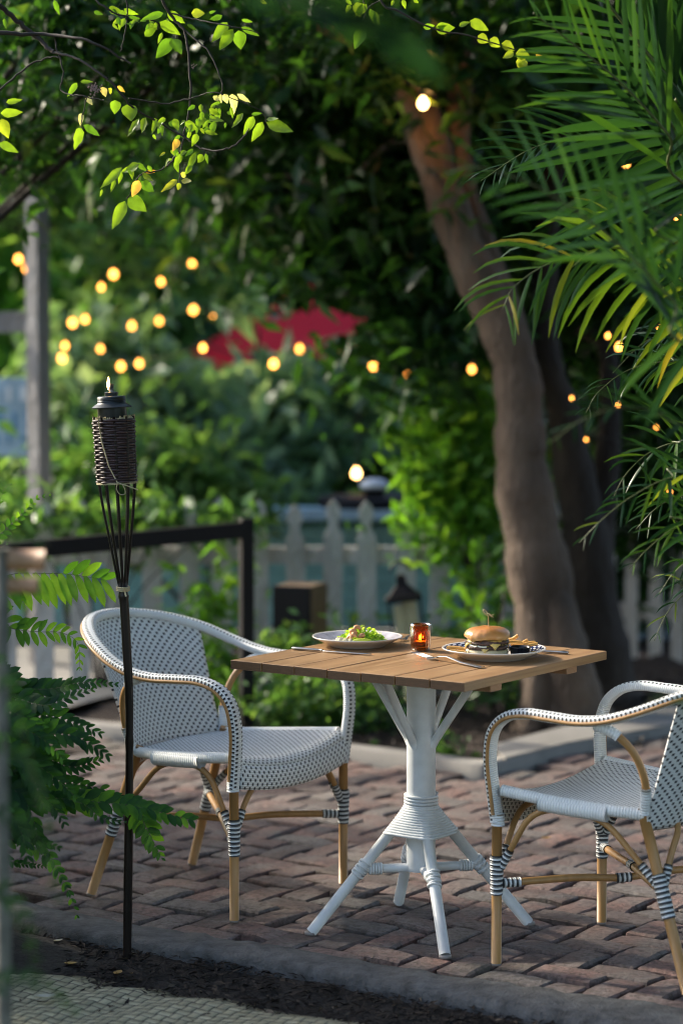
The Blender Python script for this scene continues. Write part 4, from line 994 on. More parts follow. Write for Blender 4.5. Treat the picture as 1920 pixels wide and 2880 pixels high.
# ferns at left: planter outside the frame with high fronds, and a ground fern
def d5(x, y, Y): return W(x/1.96, 1300+y/1.96, Y)
FL_ = lambda a: (lambda t: a*(1-t**2.2*.85)*min(1, .45+t*3))
mbp = MB(); pc = np.array([-1.28, 6.25, -.06]); mbp.lathe([(0, 0), (.16, 0), (.19, .35), (.21, .68), (.23, .70), (.23, .75), (.20, .75), (.19, .70), (0, .70)], 32, pc); o = mbp.build('planter', simple('terracotta', (.32, .14, .07), .8)); recenter(o); tag(o, 'tall terracotta planter holding the upper fern at the left edge', 'planter')
f1 = empty('fern', (-1.28, 6.25, .68)); tag(f1, 'upper sword fern with sunlit yellow green fronds at the left edge', 'fern')
fb = [  # most upper fronds take the palest leaf tones, painting in the backlight
 dict(pts=[(-1.25, 6.3, .78), d5(-150, 520, 6.3), d5(0, 400, 6.3), d5(120, 290, 6.3), d5(210, 200, 6.3), d5(290, 182, 6.3)], n=26, lfn=FL_(.045), w=.55, normal=(.1, -.9, .4), ang=75, droop=.2, seed=21, rr=.002, rv=(.6, 1), t0=.3),
 dict(pts=[(-1.25, 6.3, .75), d5(-100, 700, 6.35), d5(60, 620, 6.35), d5(230, 612, 6.35), d5(400, 620, 6.35), d5(585, 650, 6.35)], n=20, lfn=(lambda t: .11*(1-.3*t**3)), w=.27, normal=(.0, -.97, .2), ang=92, droop=.5, seed=22, rr=.0022, rv=(.85, 1), t0=.36, sides=(1,)),
 dict(pts=[d5(300, 613, 6.36), d5(400, 620, 6.36), d5(585, 650, 6.36)], n=5, lfn=(lambda t: .06), w=.38, normal=(.0, -.97, .2), ang=55, droop=.3, seed=32, rr=.001, rv=(.6, 1), t0=.1, sides=(-1,)),
 dict(pts=[(-1.25, 6.3, .72), d5(-80, 880, 6.4), d5(80, 920, 6.4), d5(220, 935, 6.4), d5(340, 940, 6.4), d5(430, 1000, 6.4), d5(440, 1150, 6.4)], n=26, lfn=FL_(.075), w=.36, normal=(.05, -.95, .3), ang=80, droop=.9, seed=23, rr=.002, rv=(.6, 1), t0=.25),
 dict(pts=[(-1.25, 6.2, .70), d5(-100, 400, 6.1), d5(0, 200, 6.1), d5(40, 130, 6.1), d5(90, 120, 6.1)], n=16, lfn=FL_(.05), w=.35, normal=(.1, -.6, .8), ang=75, droop=.8, seed=24, rr=.002, rv=(.5, 1), t0=.3),
 dict(pts=[(-1.25, 6.2, .70), d5(-120, 560, 6.0), d5(-10, 480, 6.0), d5(40, 450, 6.0), d5(70, 440, 6.0)], n=14, lfn=FL_(.03), w=.5, normal=(.1, -.6, .8), ang=75, droop=.4, seed=25, rr=.002, rv=(.5, 1), t0=.3),
 dict(pts=[(-1.25, 6.3, .70), d5(-80, 1180, 6.3), d5(90, 1240, 6.25), d5(280, 1250, 6.25), d5(450, 1215, 6.2), d5(650, 1225, 6.2)], n=34, lfn=FL_(.07), w=.45, normal=(.05, -.85, .5), ang=62, droop=.4, seed=26, rr=.0024, rv=(.1, .6), t0=.25),
 dict(pts=[(-1.25, 6.25, .65), d5(-80, 1260, 6.15), d5(90, 1300, 6.15), d5(250, 1340, 6.1), d5(400, 1290, 6.1), d5(520, 1250, 6.1)], n=28, lfn=FL_(.075), w=.45, normal=(.05, -.9, .4), ang=66, droop=.4, seed=27, rr=.0024, rv=(0, .6), t0=.25),
]
fronds_thing(f1, 'frond', fb, M_fern, M_rachis)
f2 = empty('fern', (-1.05, 6.2, -.03)); tag(f2, 'dark lower sword fern hanging over the soil bed left of the torch', 'fern')
fb2 = []
gq = random.Random(9)
low = [([(-60, 1560), (80, 1440), (250, 1400), (420, 1440), (560, 1500)], .09, 6.1), ([(-60, 1640), (80, 1560), (260, 1500), (430, 1520), (600, 1620)], .10, 6.05),
 ([(-60, 1760), (60, 1680), (250, 1640), (400, 1680), (560, 1640)], .09, 6.15), ([(-40, 1760), (200, 1740), (420, 1775), (560, 1800), (640, 1850), (930, 1920)], .045, 6.2),
 ([(-40, 1860), (160, 1860), (400, 1862), (600, 1880), (760, 1900), (1060, 1975)], .055, 6.15), ([(0, 1900), (250, 1850), (450, 1880), (560, 1960), (700, 1990)], .05, 6.1),
 ([(-40, 1700), (30, 1900), (150, 2000), (250, 2120), (330, 2270), (400, 2400)], .055, 6.05), ([(-40, 1800), (60, 1980), (200, 2130), (310, 2240), (380, 2370), (430, 2520)], .055, 6.1),
 ([(-60, 2000), (40, 2080), (160, 2060), (260, 2100), (330, 2130)], .06, 6.0), ([(-60, 2160), (60, 2200), (160, 2220), (260, 2230)], .035, 6.1),
 ([(-60, 1700), (40, 1640), (130, 1660), (200, 1780), (240, 1900)], .11, 5.9), ([(-60, 1850), (20, 1800), (110, 1830), (180, 1950), (210, 2080)], .11, 5.9),
 ([(-60, 1500), (20, 1470), (150, 1480), (280, 1560), (350, 1640)], .10, 5.95), ([(-80, 1400), (20, 1380), (130, 1400), (240, 1470)], .10, 6.0), ([(-80, 1950), (0, 1900), (80, 1960), (130, 2080), (160, 2230)], .09, 5.8),
 ([(740, 1860), (780, 1960), (830, 2060), (870, 2140), (900, 2200)], .042, 6.25),
 ([(-60, 1600), (60, 1600), (190, 1660), (330, 1760), (420, 1850)], .09, 6.0), ([(-60, 1720), (90, 1720), (200, 1800), (300, 1900), (360, 2000)], .085, 5.95)]
for i, (pp_, ln, Y) in enumerate(low):
    first = [(-1.05, 6.2, .0), np.array([-1.08, 6.15, d5(pp_[0][0], pp_[0][1], Y)[2]*.75])] if i != 15 else []
    pts_ = first+[d5(x, y, Y) for x, y in pp_]
    fb2.append(dict(pts=pts_, n=34 if i not in (7, 6, 15) else (26 if i != 15 else 10), lfn=FL_(ln*1.25) if i != 4 else (lambda t: .062*(1-.5*t**3)), w=.40 if ln > .07 else .5, normal=(.08, -.9, .42), ang=66, droop=.6, seed=40+i, rr=.0022, rv=(0, .65) if i not in (4, 7, 15) else (.3, .9), t0=.42 if i != 15 else .05))
fronds_thing(f2, 'frond', fb2, M_fern, M_rachis)
# blurred near leaves low left
f3 = empty('fern', (-.62, 4.0, -.05)); tag(f3, 'out of focus dark fern nearest to us in the lower left corner', 'fern')
fb3 = []
for i, (pp_, Y) in enumerate((([(-60, 1500), (10, 1560), (60, 1700), (90, 1850)], 3.9), ([(-60, 1700), (20, 1720), (90, 1800), (130, 1960)], 3.9), ([(-60, 1900), (30, 1880), (100, 1960), (140, 2080)], 3.9), ([(-80, 2080), (0, 2050), (60, 2120), (90, 2250)], 3.9), ([(-60, 1240), (0, 1230), (60, 1240), (110, 1250)], 4.0), ([(-60, 2300), (30, 2250), (110, 2270), (180, 2330)], 3.9))):
    fb3.append(dict(pts=[(-.66, 4.0, 0), np.array([-.66, 4.0, D(0, pp_[0][1], Y)[2]*.8])]+[D(x, y, Y) for x, y in pp_], n=18, lfn=FL_(.075), w=.35, normal=(.1, -.72, .6), ang=68, droop=.6, seed=80+i, rr=.003, rv=(0, .6), t0=.5))
fronds_thing(f3, 'frond', fb3, M_leafdark, M_rachis)
# near post with bamboo bits
YP = 4.35; sp_ = empty('garden_stake', D(8, 2500, YP)*np.array([1, 1, 0])+np.array([0, 0, -.05])); tag(sp_, 'out of focus pale wooden stake at the very left edge with bamboo pieces on top', 'stake')
mb = MB(); a0 = D(8, 2500, YP); a0[2] = -.05; mb.tube(catmull([a0, D(10, 2200, YP), D(4, 1800, YP), D(6, 1400, YP), D(8, 1260, YP)], 4), [.014]*8+[.013]*9, 14); mb.build('stake', simple('rope_grey', (.14, .14, .12), .9, var=.3, nscale=30), sp_)
M_bamtan = simple('tan_bamboo', (.38, .22, .12), .5)
mb = MB(); mb.tube([D(20, 1287, YP), D(104, 1287, YP)], .019, 16); mb.build('bamboo_piece', M_bamtan, sp_)
mb = MB(); mb.tube([D(20, 1345, YP), D(88, 1345, YP)], .015, 16); mb.build('bamboo_piece', M_bamtan, sp_)

# ================================================================== overhanging sprays with yellow-green leaves
def z1(x, y, Y=6.3): return W(x/1.6333, y/1.6333, Y)
br = empty('overhanging_branch', z1(-400, -500, 6.6)); tag(br, 'overhanging thin branches with glowing yellow green leaves at the upper left', 'branch')
tw = [([(-400, -500), (-100, -60), (0, 25), (80, 95), (180, 180), (245, 240)], 7, 4.5), ([(245, 240), (350, 270), (470, 345), (530, 400), (620, 500), (750, 570), (860, 640), (930, 685), (1040, 685), (1110, 640), (1145, 590)], 3, 1.6),
 ([(-400, 120), (0, 150), (200, 160), (400, 185), (600, 290)], 6, 2), ([(-60, 470), (0, 415), (140, 300), (245, 262), (270, 265)], 2.5, 1.5), ([(250, 175), (290, 330), (285, 420), (380, 440), (480, 460)], 2, 1),
 ([(600, -300), (780, 60), (850, 150), (875, 380), (865, 530), (830, 700), (825, 850)], 4, 1), ([(850, 140), (960, 240), (1020, 380), (1020, 430)], 2, 1.3), ([(590, 450), (760, 475), (900, 445), (980, 425), (1140, 480)], 1.8, 1), ([(560, -200), (580, 0), (580, 130), (555, 240)], 2, 1.2), ([(200, -220), (440, 0), (530, 60), (640, 80), (740, 110)], 2.5, 1.2),
 ([(830, 690), (760, 770), (650, 800), (620, 850), (585, 915)], 2, 1), ([(400, 440), (375, 560), (370, 590)], 1.3, .8), ([(780, 60), (900, 90), (1060, 120), (1190, 150)], 2, 1), ([(1140, 480), (1210, 520), (1220, 560)], 1.2, .8)]
mb = MB()
for P, r0, r1 in tw:
    q = catmull([z1(x, y, 6.3+.05*math.sin(x*.01)) for x, y in P], 7); n = len(q)
    q = [p+np.array([random.gauss(0, .0012) for _ in range(3)]) for p in q]
    mb.tube(q, [(r0+(r1-r0)*i/n)*.00105*(1+.18*random.random()) for i in range(n)], 7)
mb.build('twigs', M_twig, br)
def leaf(mb, base, tip, w, rv, g_, back=(0, -1, 0), curl=.15):
    base, tip = np.asarray(base), np.asarray(tip); d = tip-base; l = np.linalg.norm(d); d = d/l
    s = nrm(np.cross(d, nrm(np.array(back)+np.array([g_.gauss(0, .35), 0, g_.gauss(0, .35)])))); n_ = np.cross(s, d); mb.rv = rv; P = []; cv = g_.gauss(0, curl)
    for i in range(8):
        t = i/7; ww = w*l*.56*(math.sin(math.pi*min(1, t**.72*.985+.012))**.85)*(1-.18*t); c = base+d*l*t+n_*cv*l*t*t*1.3; wv = .035*l*math.sin(t*16+rv*9)
        P.append([c-s*ww+n_*(ww*.30+wv), c-s*ww*.5+n_*ww*.16, c, c+s*ww*.5+n_*ww*.16, c+s*ww+n_*(ww*.3-wv)])
    mb.grid(P)
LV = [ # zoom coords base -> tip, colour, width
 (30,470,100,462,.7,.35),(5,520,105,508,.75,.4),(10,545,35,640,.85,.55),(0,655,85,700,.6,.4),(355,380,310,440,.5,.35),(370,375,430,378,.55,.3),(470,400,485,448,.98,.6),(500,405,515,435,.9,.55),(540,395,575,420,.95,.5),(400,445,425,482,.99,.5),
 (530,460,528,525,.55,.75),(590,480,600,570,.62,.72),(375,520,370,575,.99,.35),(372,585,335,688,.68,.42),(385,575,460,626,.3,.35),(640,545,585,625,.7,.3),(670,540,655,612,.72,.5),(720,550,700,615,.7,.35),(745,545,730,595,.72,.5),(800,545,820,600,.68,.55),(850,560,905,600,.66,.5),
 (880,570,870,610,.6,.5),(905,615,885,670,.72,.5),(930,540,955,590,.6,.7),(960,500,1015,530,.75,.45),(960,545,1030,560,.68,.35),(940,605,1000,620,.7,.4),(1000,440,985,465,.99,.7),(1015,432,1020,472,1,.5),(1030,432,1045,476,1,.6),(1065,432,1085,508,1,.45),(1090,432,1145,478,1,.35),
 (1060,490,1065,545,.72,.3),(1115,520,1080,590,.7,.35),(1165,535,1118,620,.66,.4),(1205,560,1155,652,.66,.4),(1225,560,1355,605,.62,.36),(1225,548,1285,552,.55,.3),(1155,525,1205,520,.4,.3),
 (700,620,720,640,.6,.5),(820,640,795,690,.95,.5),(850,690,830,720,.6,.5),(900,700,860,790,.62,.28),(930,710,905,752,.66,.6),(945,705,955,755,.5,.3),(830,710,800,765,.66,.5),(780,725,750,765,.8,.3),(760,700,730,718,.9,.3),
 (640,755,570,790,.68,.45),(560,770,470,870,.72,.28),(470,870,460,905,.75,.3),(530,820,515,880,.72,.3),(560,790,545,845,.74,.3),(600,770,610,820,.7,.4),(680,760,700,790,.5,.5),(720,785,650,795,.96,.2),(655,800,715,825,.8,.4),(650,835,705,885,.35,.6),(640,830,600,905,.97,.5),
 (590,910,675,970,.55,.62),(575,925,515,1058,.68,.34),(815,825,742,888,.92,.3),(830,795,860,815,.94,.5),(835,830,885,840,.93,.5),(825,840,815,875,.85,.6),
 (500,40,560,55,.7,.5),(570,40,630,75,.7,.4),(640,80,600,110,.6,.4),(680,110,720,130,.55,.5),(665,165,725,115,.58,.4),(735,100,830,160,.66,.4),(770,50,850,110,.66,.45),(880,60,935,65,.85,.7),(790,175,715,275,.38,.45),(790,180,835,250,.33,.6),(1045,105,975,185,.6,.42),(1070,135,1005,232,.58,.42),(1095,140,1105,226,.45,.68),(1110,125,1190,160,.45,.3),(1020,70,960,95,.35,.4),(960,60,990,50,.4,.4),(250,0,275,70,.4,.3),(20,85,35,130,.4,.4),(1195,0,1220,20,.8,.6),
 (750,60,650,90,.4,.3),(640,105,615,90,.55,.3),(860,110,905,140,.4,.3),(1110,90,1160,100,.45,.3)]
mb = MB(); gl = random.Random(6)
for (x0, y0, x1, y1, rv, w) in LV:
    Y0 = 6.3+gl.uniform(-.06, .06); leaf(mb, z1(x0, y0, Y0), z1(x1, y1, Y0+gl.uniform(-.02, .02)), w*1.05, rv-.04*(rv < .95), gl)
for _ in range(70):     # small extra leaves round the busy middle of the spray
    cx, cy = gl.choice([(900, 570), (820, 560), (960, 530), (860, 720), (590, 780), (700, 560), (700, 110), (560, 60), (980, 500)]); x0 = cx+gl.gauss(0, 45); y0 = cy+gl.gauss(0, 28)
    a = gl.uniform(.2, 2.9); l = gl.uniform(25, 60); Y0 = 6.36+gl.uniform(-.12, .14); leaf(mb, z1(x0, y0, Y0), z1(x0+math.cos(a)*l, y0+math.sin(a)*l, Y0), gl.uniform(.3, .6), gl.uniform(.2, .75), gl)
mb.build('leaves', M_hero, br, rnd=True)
mb = MB()
for _ in range(40):
    c = z1(435+gl.gauss(0, 14), 408+gl.gauss(0, 12), 6.3); mb.lathe([(0, -.003), (.003, 0), (0, .003)], 5, c)
for _ in range(10):
    c = z1(885+gl.gauss(0, 7), 305+gl.gauss(0, 7), 6.3); mb.lathe([(0, -.002), (.002, 0), (0, .002)], 5, c)
mb.build('flower_cluster', simple('faded_flower', (.32, .22, .20), .8), br)
br2 = empty('overhanging_branch', z2(100, -300, 6.4)); tag(br2, 'thin leafy branch dangling at the top centre before the palm fronds', 'branch')
mb = MB(); q = catmull([z2(x, y, 6.25) for x, y in ((100, -300), (180, 0), (260, 50), (370, 110), (470, 145), (560, 158), (640, 180), (800, 230))], 7); mb.tube(q, [.0035*(1-.6*i/len(q)) for i in range(len(q))], 7)
for P in (((60, -200), (110, 60), (100, 140)), ((180, 0), (120, 40), (95, 130))): mb.tube(catmull([z2(x, y, 6.25) for x, y in P], 5), .0012, 6)
mb.build('twigs', M_twig, br2)
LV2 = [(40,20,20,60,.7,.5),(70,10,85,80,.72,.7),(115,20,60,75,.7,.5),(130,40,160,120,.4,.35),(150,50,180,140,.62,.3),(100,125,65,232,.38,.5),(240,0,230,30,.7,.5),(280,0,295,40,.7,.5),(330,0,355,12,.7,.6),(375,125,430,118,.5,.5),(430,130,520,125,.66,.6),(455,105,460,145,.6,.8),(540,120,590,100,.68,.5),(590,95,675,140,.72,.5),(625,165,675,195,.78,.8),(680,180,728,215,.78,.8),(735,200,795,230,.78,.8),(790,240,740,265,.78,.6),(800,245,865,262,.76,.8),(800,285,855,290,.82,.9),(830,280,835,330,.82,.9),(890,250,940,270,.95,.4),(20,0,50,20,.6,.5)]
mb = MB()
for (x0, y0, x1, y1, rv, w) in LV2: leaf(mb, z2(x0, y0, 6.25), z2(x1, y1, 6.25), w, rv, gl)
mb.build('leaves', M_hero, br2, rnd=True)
# near blurred leaves across the top
br3 = empty('overhanging_branch', D(500, -300, 2.9)); tag(br3, 'out of focus green leafy branch close to us across the top centre', 'branch')
mb = MB(); q = catmull([D(500, -200, 2.9), D(650, -10, 2.9), D(760, 20, 2.9), D(900, 60, 2.9)], 5); mb.tube(q, .003, 8); mb.build('twigs', M_twig, br3)
mb = MB()
for (x0, y0, x1, y1, rv, w) in ((860,70,1025,195,.72,.45),(640,-10,760,45,.72,.4),(750,20,850,110,.55,.5),(700,20,880,60,.6,.35),(560,-30,640,30,.6,.5),(800,30,960,90,.6,.35)): leaf(mb, D(x0, y0, 2.9), D(x1, y1, 2.9), w, rv*.5, gl)
mb.build('leaves', M_palm, br3, rnd=True)
# more leaf sprays, softly blurred, behind/left top
# ================================================================== big tree
GAPS = [(560, 770, 140, 50, .88), (740, 735, 110, 45, .72), (500, 800, 110, 45, .93), (857, 841, 16, 16, .9), (937, 859, 20, 20, 1), (1083, 849, 22, 22, 1), (688, 802, 16, 16, .9), (628, 836, 20, 20, 1), (466, 800, 22, 22, 1), (489, 732, 22, 22, 1), (820, 1110, 85, 55, .95), (835, 1148, 105, 24, .95), (1420, 798, 20, 20, 1)]
def limb(mb, pts, rads, seg=18, n=6, wob=.06):
    q = catmull(pts, n); m_ = len(q); rr = np.interp(np.linspace(0, 1, m_), np.linspace(0, 1, len(rads)), rads)
    rr = [r*(1+wob*math.sin(i*.9)+wob*.5*math.sin(i*2.3)) for i, r in enumerate(rr)]; mb.tube(q, rr, seg)
tr = empty('tree', D(1285, 1690, 10.0)*np.array([1, 1, 0])); tag(tr, 'big smooth barked tree leaning behind the table with a warm bulb hung on it', 'tree')
mb = MB(); b0 = D(1290, 1700, 10.0); b0[2] = -.1
limb(mb, [b0, D(1272, 1560, 10), D(1252, 1400, 10), D(1226, 1250, 10), D(1200, 1100, 10), D(1194, 1000, 10), D(1190, 900, 10), D(1172, 800, 10), D(1120, 690, 10), D(1062, 560, 10), D(1015, 430, 10), D(978, 300, 10), D(930, 150, 10), D(880, 0, 10.1), D(800, -300, 10.3), D(700, -700, 10.5)],
     [.20, .155, .135, .125, .113, .103, .098, .095, .09, .085, .08, .085, .085, .07, .05, .03])
limb(mb, [D(1200, 1010, 10.05), D(1190, 880, 10.08), D(1180, 780, 10.08), D(1135, 640, 10.08), D(1085, 500, 10.08), D(1055, 380, 10.08), D(1055, 240, 10.1), D(1080, 100, 10.15), D(1130, -100, 10.3), D(1200, -400, 10.5)], [.08, .075, .07, .062, .058, .055, .05, .048, .04, .03])
limb(mb, [D(985, 320, 10.1), D(900, 330, 10.3), D(840, 380, 10.4), D(760, 425, 10.4), D(650, 400, 10.5)], [.02, .015, .012, .010, .006], 10)
limb(mb, [D(930, 150, 10.0), D(860, 100, 9.8), D(740, 60, 9.5), D(560, -60, 9.2), D(350, -150, 9.0)], [.04, .035, .028, .02, .012], 10)
limb(mb, [b0+np.array([.12, -.05, 0]), D(1320, 1590, 9.9), D(1290, 1450, 9.9), D(1262, 1300, 9.95)], [.14, .11, .07, .03])
limb(mb, [b0+np.array([-.15, -.1, 0]), D(1235, 1620, 9.9), D(1240, 1480, 9.92), D(1240, 1350, 9.95)], [.10, .07, .05, .03])
mb.build('trunk', M_bark, tr)
B = lambda x, y, Y, rx, ry, rz, n: (D(x, y, Y), (rx, ry, rz), n)
foliage('crown', M_leafdark, [B(720, 130, 10.8, .55, .6, .4, 1900), B(880, 330, 10.6, .45, .5, .5, 1900), B(690, 420, 11.0, .5, .5, .28, 1500), B(900, 560, 10.7, .34, .4, .26, 1300), B(540, 260, 11.5, .6, .6, .5, 1600), B(1000, 690, 10.8, .24, .3, .2, 700), B(800, 650, 10.6, .22, .2, .10, 260),
    B(990, 800, 10.4, .26, .3, .14, 420), B(1000, 60, 10.6, .5, .5, .4, 1400), B(450, 40, 10.5, .8, .5, .4, 1200), B(1150, 150, 10.8, .4, .4, .5, 1000), B(905, 60, 9.7, .28, .12, .22, 420), B(1110, 90, 9.75, .2, .12, .25, 330), B(1040, 400, 9.8, .05, .05, .12, 22), B(1050, -350, 10.3, 2.0, 1.2, .5, 2400), B(780, 290, 11.6, 1.0, .3, .5, 2000)], tr, leaf=.13, asp=.34, seed=2, clump=.3, gaps=GAPS)
limb_t = MB()
limb(limb_t, [D(700, -700, 10.5), (.2, 8.0, 4.2), (.8, 5.0, 4.3), (1.4, 2.0, 4.2)], [.06, .05, .04, .02], 10); limb(limb_t, [D(1200, -400, 10.5), (2.4, 8.5, 4.3), (3.0, 5.5, 4.2)], [.05, .04, .02], 10); limb_t.build('limb', M_bark, tr)  # limbs carrying the added overhead shade canopy
foliage('shade_canopy', M_leafdark, [((xx, yy, 3.9+.25*math.sin(xx*2+yy)), (.9, .9, .42), 460) for xx in (1.3, 2.3, 3.3) for yy in (-.5, 1.0, 2.5, 4.0, 5.5, 7.0, 8.4)]+[((xx, -1.6, zz), (.9, .5, .6), 300) for xx in (-.8, .8, 2.4) for zz in (2.0, 3.0)], tr, leaf=.30, asp=.42, seed=77, clump=.55)  # unseen foliage added to block skylight from overhead and behind the camera
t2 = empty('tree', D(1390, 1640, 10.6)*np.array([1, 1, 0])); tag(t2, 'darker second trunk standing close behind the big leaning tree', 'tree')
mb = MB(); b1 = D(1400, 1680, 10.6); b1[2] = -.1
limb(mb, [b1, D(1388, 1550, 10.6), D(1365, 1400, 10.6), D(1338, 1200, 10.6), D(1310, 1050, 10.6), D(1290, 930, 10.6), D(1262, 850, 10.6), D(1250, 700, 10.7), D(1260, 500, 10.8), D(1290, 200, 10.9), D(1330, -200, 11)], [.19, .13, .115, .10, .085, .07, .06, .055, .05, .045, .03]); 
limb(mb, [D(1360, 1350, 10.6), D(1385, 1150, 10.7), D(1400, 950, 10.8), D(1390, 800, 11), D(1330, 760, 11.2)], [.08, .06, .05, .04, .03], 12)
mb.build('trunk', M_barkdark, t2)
foliage('crown', M_leafdark, [B(1250, 120, 11.3, .55, .4, .6, 1800), B(1420, 350, 11.4, .6, .4, .8, 1900), B(1500, 800, 11.6, .6, .4, .7, 1700), B(1350, 700, 11.4, .45, .3, .5, 900), B(1400, -300, 11, 1.5, 1, .6, 1200), B(1480, 1080, 11.8, .5, .3, .45, 1100)], t2, leaf=.14, asp=.32, seed=3, clump=.3, gaps=GAPS[-1:])

# ================================================================== fence of pickets, one thing per run
def fence(name, label, x0, y0, x1, y1, step, w, h, mat, zlow=-.05, grp=None):
    rt = empty(name, ((x0+x1)/2, (y0+y1)/2, 0)); tag(rt, label, 'fence'); a = np.array([x0, y0, 0.]); b = np.array([x1, y1, 0.]); L = np.linalg.norm(b-a); d = (b-a)/L; n_ = np.array([d[1], -d[0], 0]); M = np.stack([d, -n_, [0, 0, 1]], 1); gp = random.Random(int(L*10))
    for z in (.22, h*.66):
        mb = MB(); mb.box((a+b)/2+np.array([0, 0, z])-n_*.025, (L, .03, .08), M, .003); mb.build('rail', mat, rt, smooth=False)
    k = 0
    while k*step < L:
        c = a+d*(k*step+gp.gauss(0, .004)); hh = h+gp.gauss(0, .01); ww = w/2; tl = gp.gauss(0, .008)
        prof = [(-ww, 0), (ww, 0), (ww, hh-.17), (ww*.55, hh-.135), (ww*.5, hh-.10), (ww*.85, hh-.075), (ww*.6, hh-.03), (0, hh), (-ww*.6, hh-.03), (-ww*.85, hh-.075), (-ww*.5, hh-.10), (-ww*.55, hh-.135), (-ww, hh-.17)]
        mb = MB(); fr = [mb.vert(c+d*(x+tl*z)+np.array([0, 0, z+zlow])+n_*.012) for x, z in prof]; bk = [mb.vert(c+d*(x+tl*z)+np.array([0, 0, z+zlow])-n_*.008) for x, z in prof]
        mb.face(fr[::-1]); mb.face(bk); m_ = len(prof)
        for i in range(m_): mb.face([fr[i], fr[(i+1) % m_], bk[(i+1) % m_], bk[i]])
        mb.build('picket', mat, rt, smooth=False); k += 1
fence('picket_fence', 'weathered grey picket fence running behind the table under the vine', -2.35, 11.0, 1.15, 11.0, .165, .088, .91, M_picket)
fence('picket_fence', 'shaded picket fence with narrow gaps right of the big tree', 1.0, 12.2, 2.9, 11.6, .118, .062, .95, M_picket)
# handrail
hr = empty('handrail', G(693, 2045)); tag(hr, 'black metal handrail and post behind the left chair', 'handrail')
p_ = G(694, 2045); mb = MB(); mb.box(p_+np.array([0, 0, .43]), (.052, .052, .86), Rz(R(20)), .003); mb.build('post', M_black, hr, smooth=False)
top = p_+np.array([0, 0, .815]); far = W(60, 1548, 9.3); dd = nrm(far-top); M_ = np.stack([dd, nrm(np.cross([0, 0, 1], dd)), np.cross(dd, nrm(np.cross([0, 0, 1], dd)))], 1)
far2 = far+dd*.6; mb = MB(); mb.box((top+far2)/2, (np.linalg.norm(far2-top), .045, .066), M_, .003); mb.build('rail', M_black, hr, smooth=False)
mb = MB(); mb.box(np.array([far2[0], far2[1], far2[2]/2]), (.046, .046, far2[2]), None, .003); mb.build('post', M_black, hr, smooth=False)
# tall grey post + beam + sign at left
tp_ = empty('timber_post', (D(95, 1300, 11.6)[0], 11.6, -.1)); tag(tp_, 'tall grey timber post at left with a beam running off to the side', 'post')
px0 = D(93, 1300, 11.6)[0]; mb = MB(); mb.box((px0, 11.6, 1.08), (.085, .085, 2.36), Rz(R(-38)), .004); mb.build('post', M_postgrey, tp_, smooth=False)
zb = D(40, 740, 11.6)[2]; mb = MB(); mb.box((px0-.9, 11.75, zb), (1.7, .05, .10), None, .004); mb.build('beam', M_postgrey, tp_, smooth=False)
sg = empty('sign_board', (D(30, 950, 13)[0]-.2, 13, 0)); tag(sg, 'pale blue painted notice board with faded lettering behind the grey post', 'sign')
M_signblue = simple('pale_blue_paint', (.36, .48, .60), .5, var=.25, nscale=6); M_signwhite = simple('white_lettering', (.75, .74, .78), .5)
sx1 = D(92, 900, 13)[0]; zt, zbm = D(0, 868, 13)[2], D(0, 1048, 13)[2]
mb = MB(); mb.box((sx1-.5, 13, (zt+zbm)/2), (1.0, .03, zt-zbm), None, .004); mb.build('board', M_signblue, sg, smooth=False)
M_signdk = simple('blue_lettering', (.10, .24, .42), .5)
for r_, (yy, hh) in enumerate(((905, .10), (968, .12), (1010, .05))):
    zz = D(0, yy, 13)[2]; mb = MB(); gx = random.Random(r_)
    x = sx1-.05
    while x > sx1-.95:      # illegible, blurred painted strokes
        wv = gx.uniform(.03, .07); mb.box((x-wv/2, 12.982, zz+gx.uniform(-.01, .01)), (wv*.6, .004, hh*gx.uniform(.6, 1)), None, 0); x -= wv+.03
        mb.build('letter', M_signwhite if r_ == 0 else M_signdk, sg, smooth=False); mb = MB()
for x in (sx1-.92, sx1-.08):
    mb = MB(); mb.box((x, 13.04, zbm/2), (.05, .04, zbm+.1), None, .003); mb.build('leg', M_postgrey, sg, smooth=False)
# umbrella
M_red = leafmat('crimson_canvas', [(0, (.78, .025, .055)), (1, (.78, .025, .055))], .8, .5, 1.0)
uc = D(725, 1100, 17); uc[2] = 0; um = empty('patio_umbrella', uc); tag(um, 'crimson patio umbrella half hidden by leaves in the background', 'umbrella')
apex = D(725, 690, 17)[2]+.12; rimz = D(430, 822, 17)[2]; Ru = D(725, 800, 17)[0]-D(418, 800, 17)[0]
mb = MB(); mb.rv = .5; rings = []
for i in range(7):
    t = i/6; ring = []
    for k in range(32):
        th = 2*math.pi*k/32; sc8 = 1-.05*abs(math.sin(4*th))*t; ring.append((uc[0]+Ru*t*math.cos(th)*sc8, uc[1]+Ru*t*math.sin(th)*sc8, apex-(apex-rimz)*t**1.1))
    rings.append(ring)
rings.append([(x, y, z-.09) for x, y, z in rings[-1]])
mb.grid(rings, wrap=True); mb.build('canopy', M_red, um, rnd=True)
mb = MB(); mb.tube([uc, uc+np.array([0, 0, apex+.04])], .022, 12); mb.build('pole', M_black, um)
for k in range(8):
    th = 2*math.pi*k/8+.39; mb = MB(); mb.tube([uc+np.array([0, 0, apex-.02]), uc+np.array([Ru*.97*math.cos(th), Ru*.97*math.sin(th), rimz-.005])], .006, 6); mb.build('rib', M_black, um)
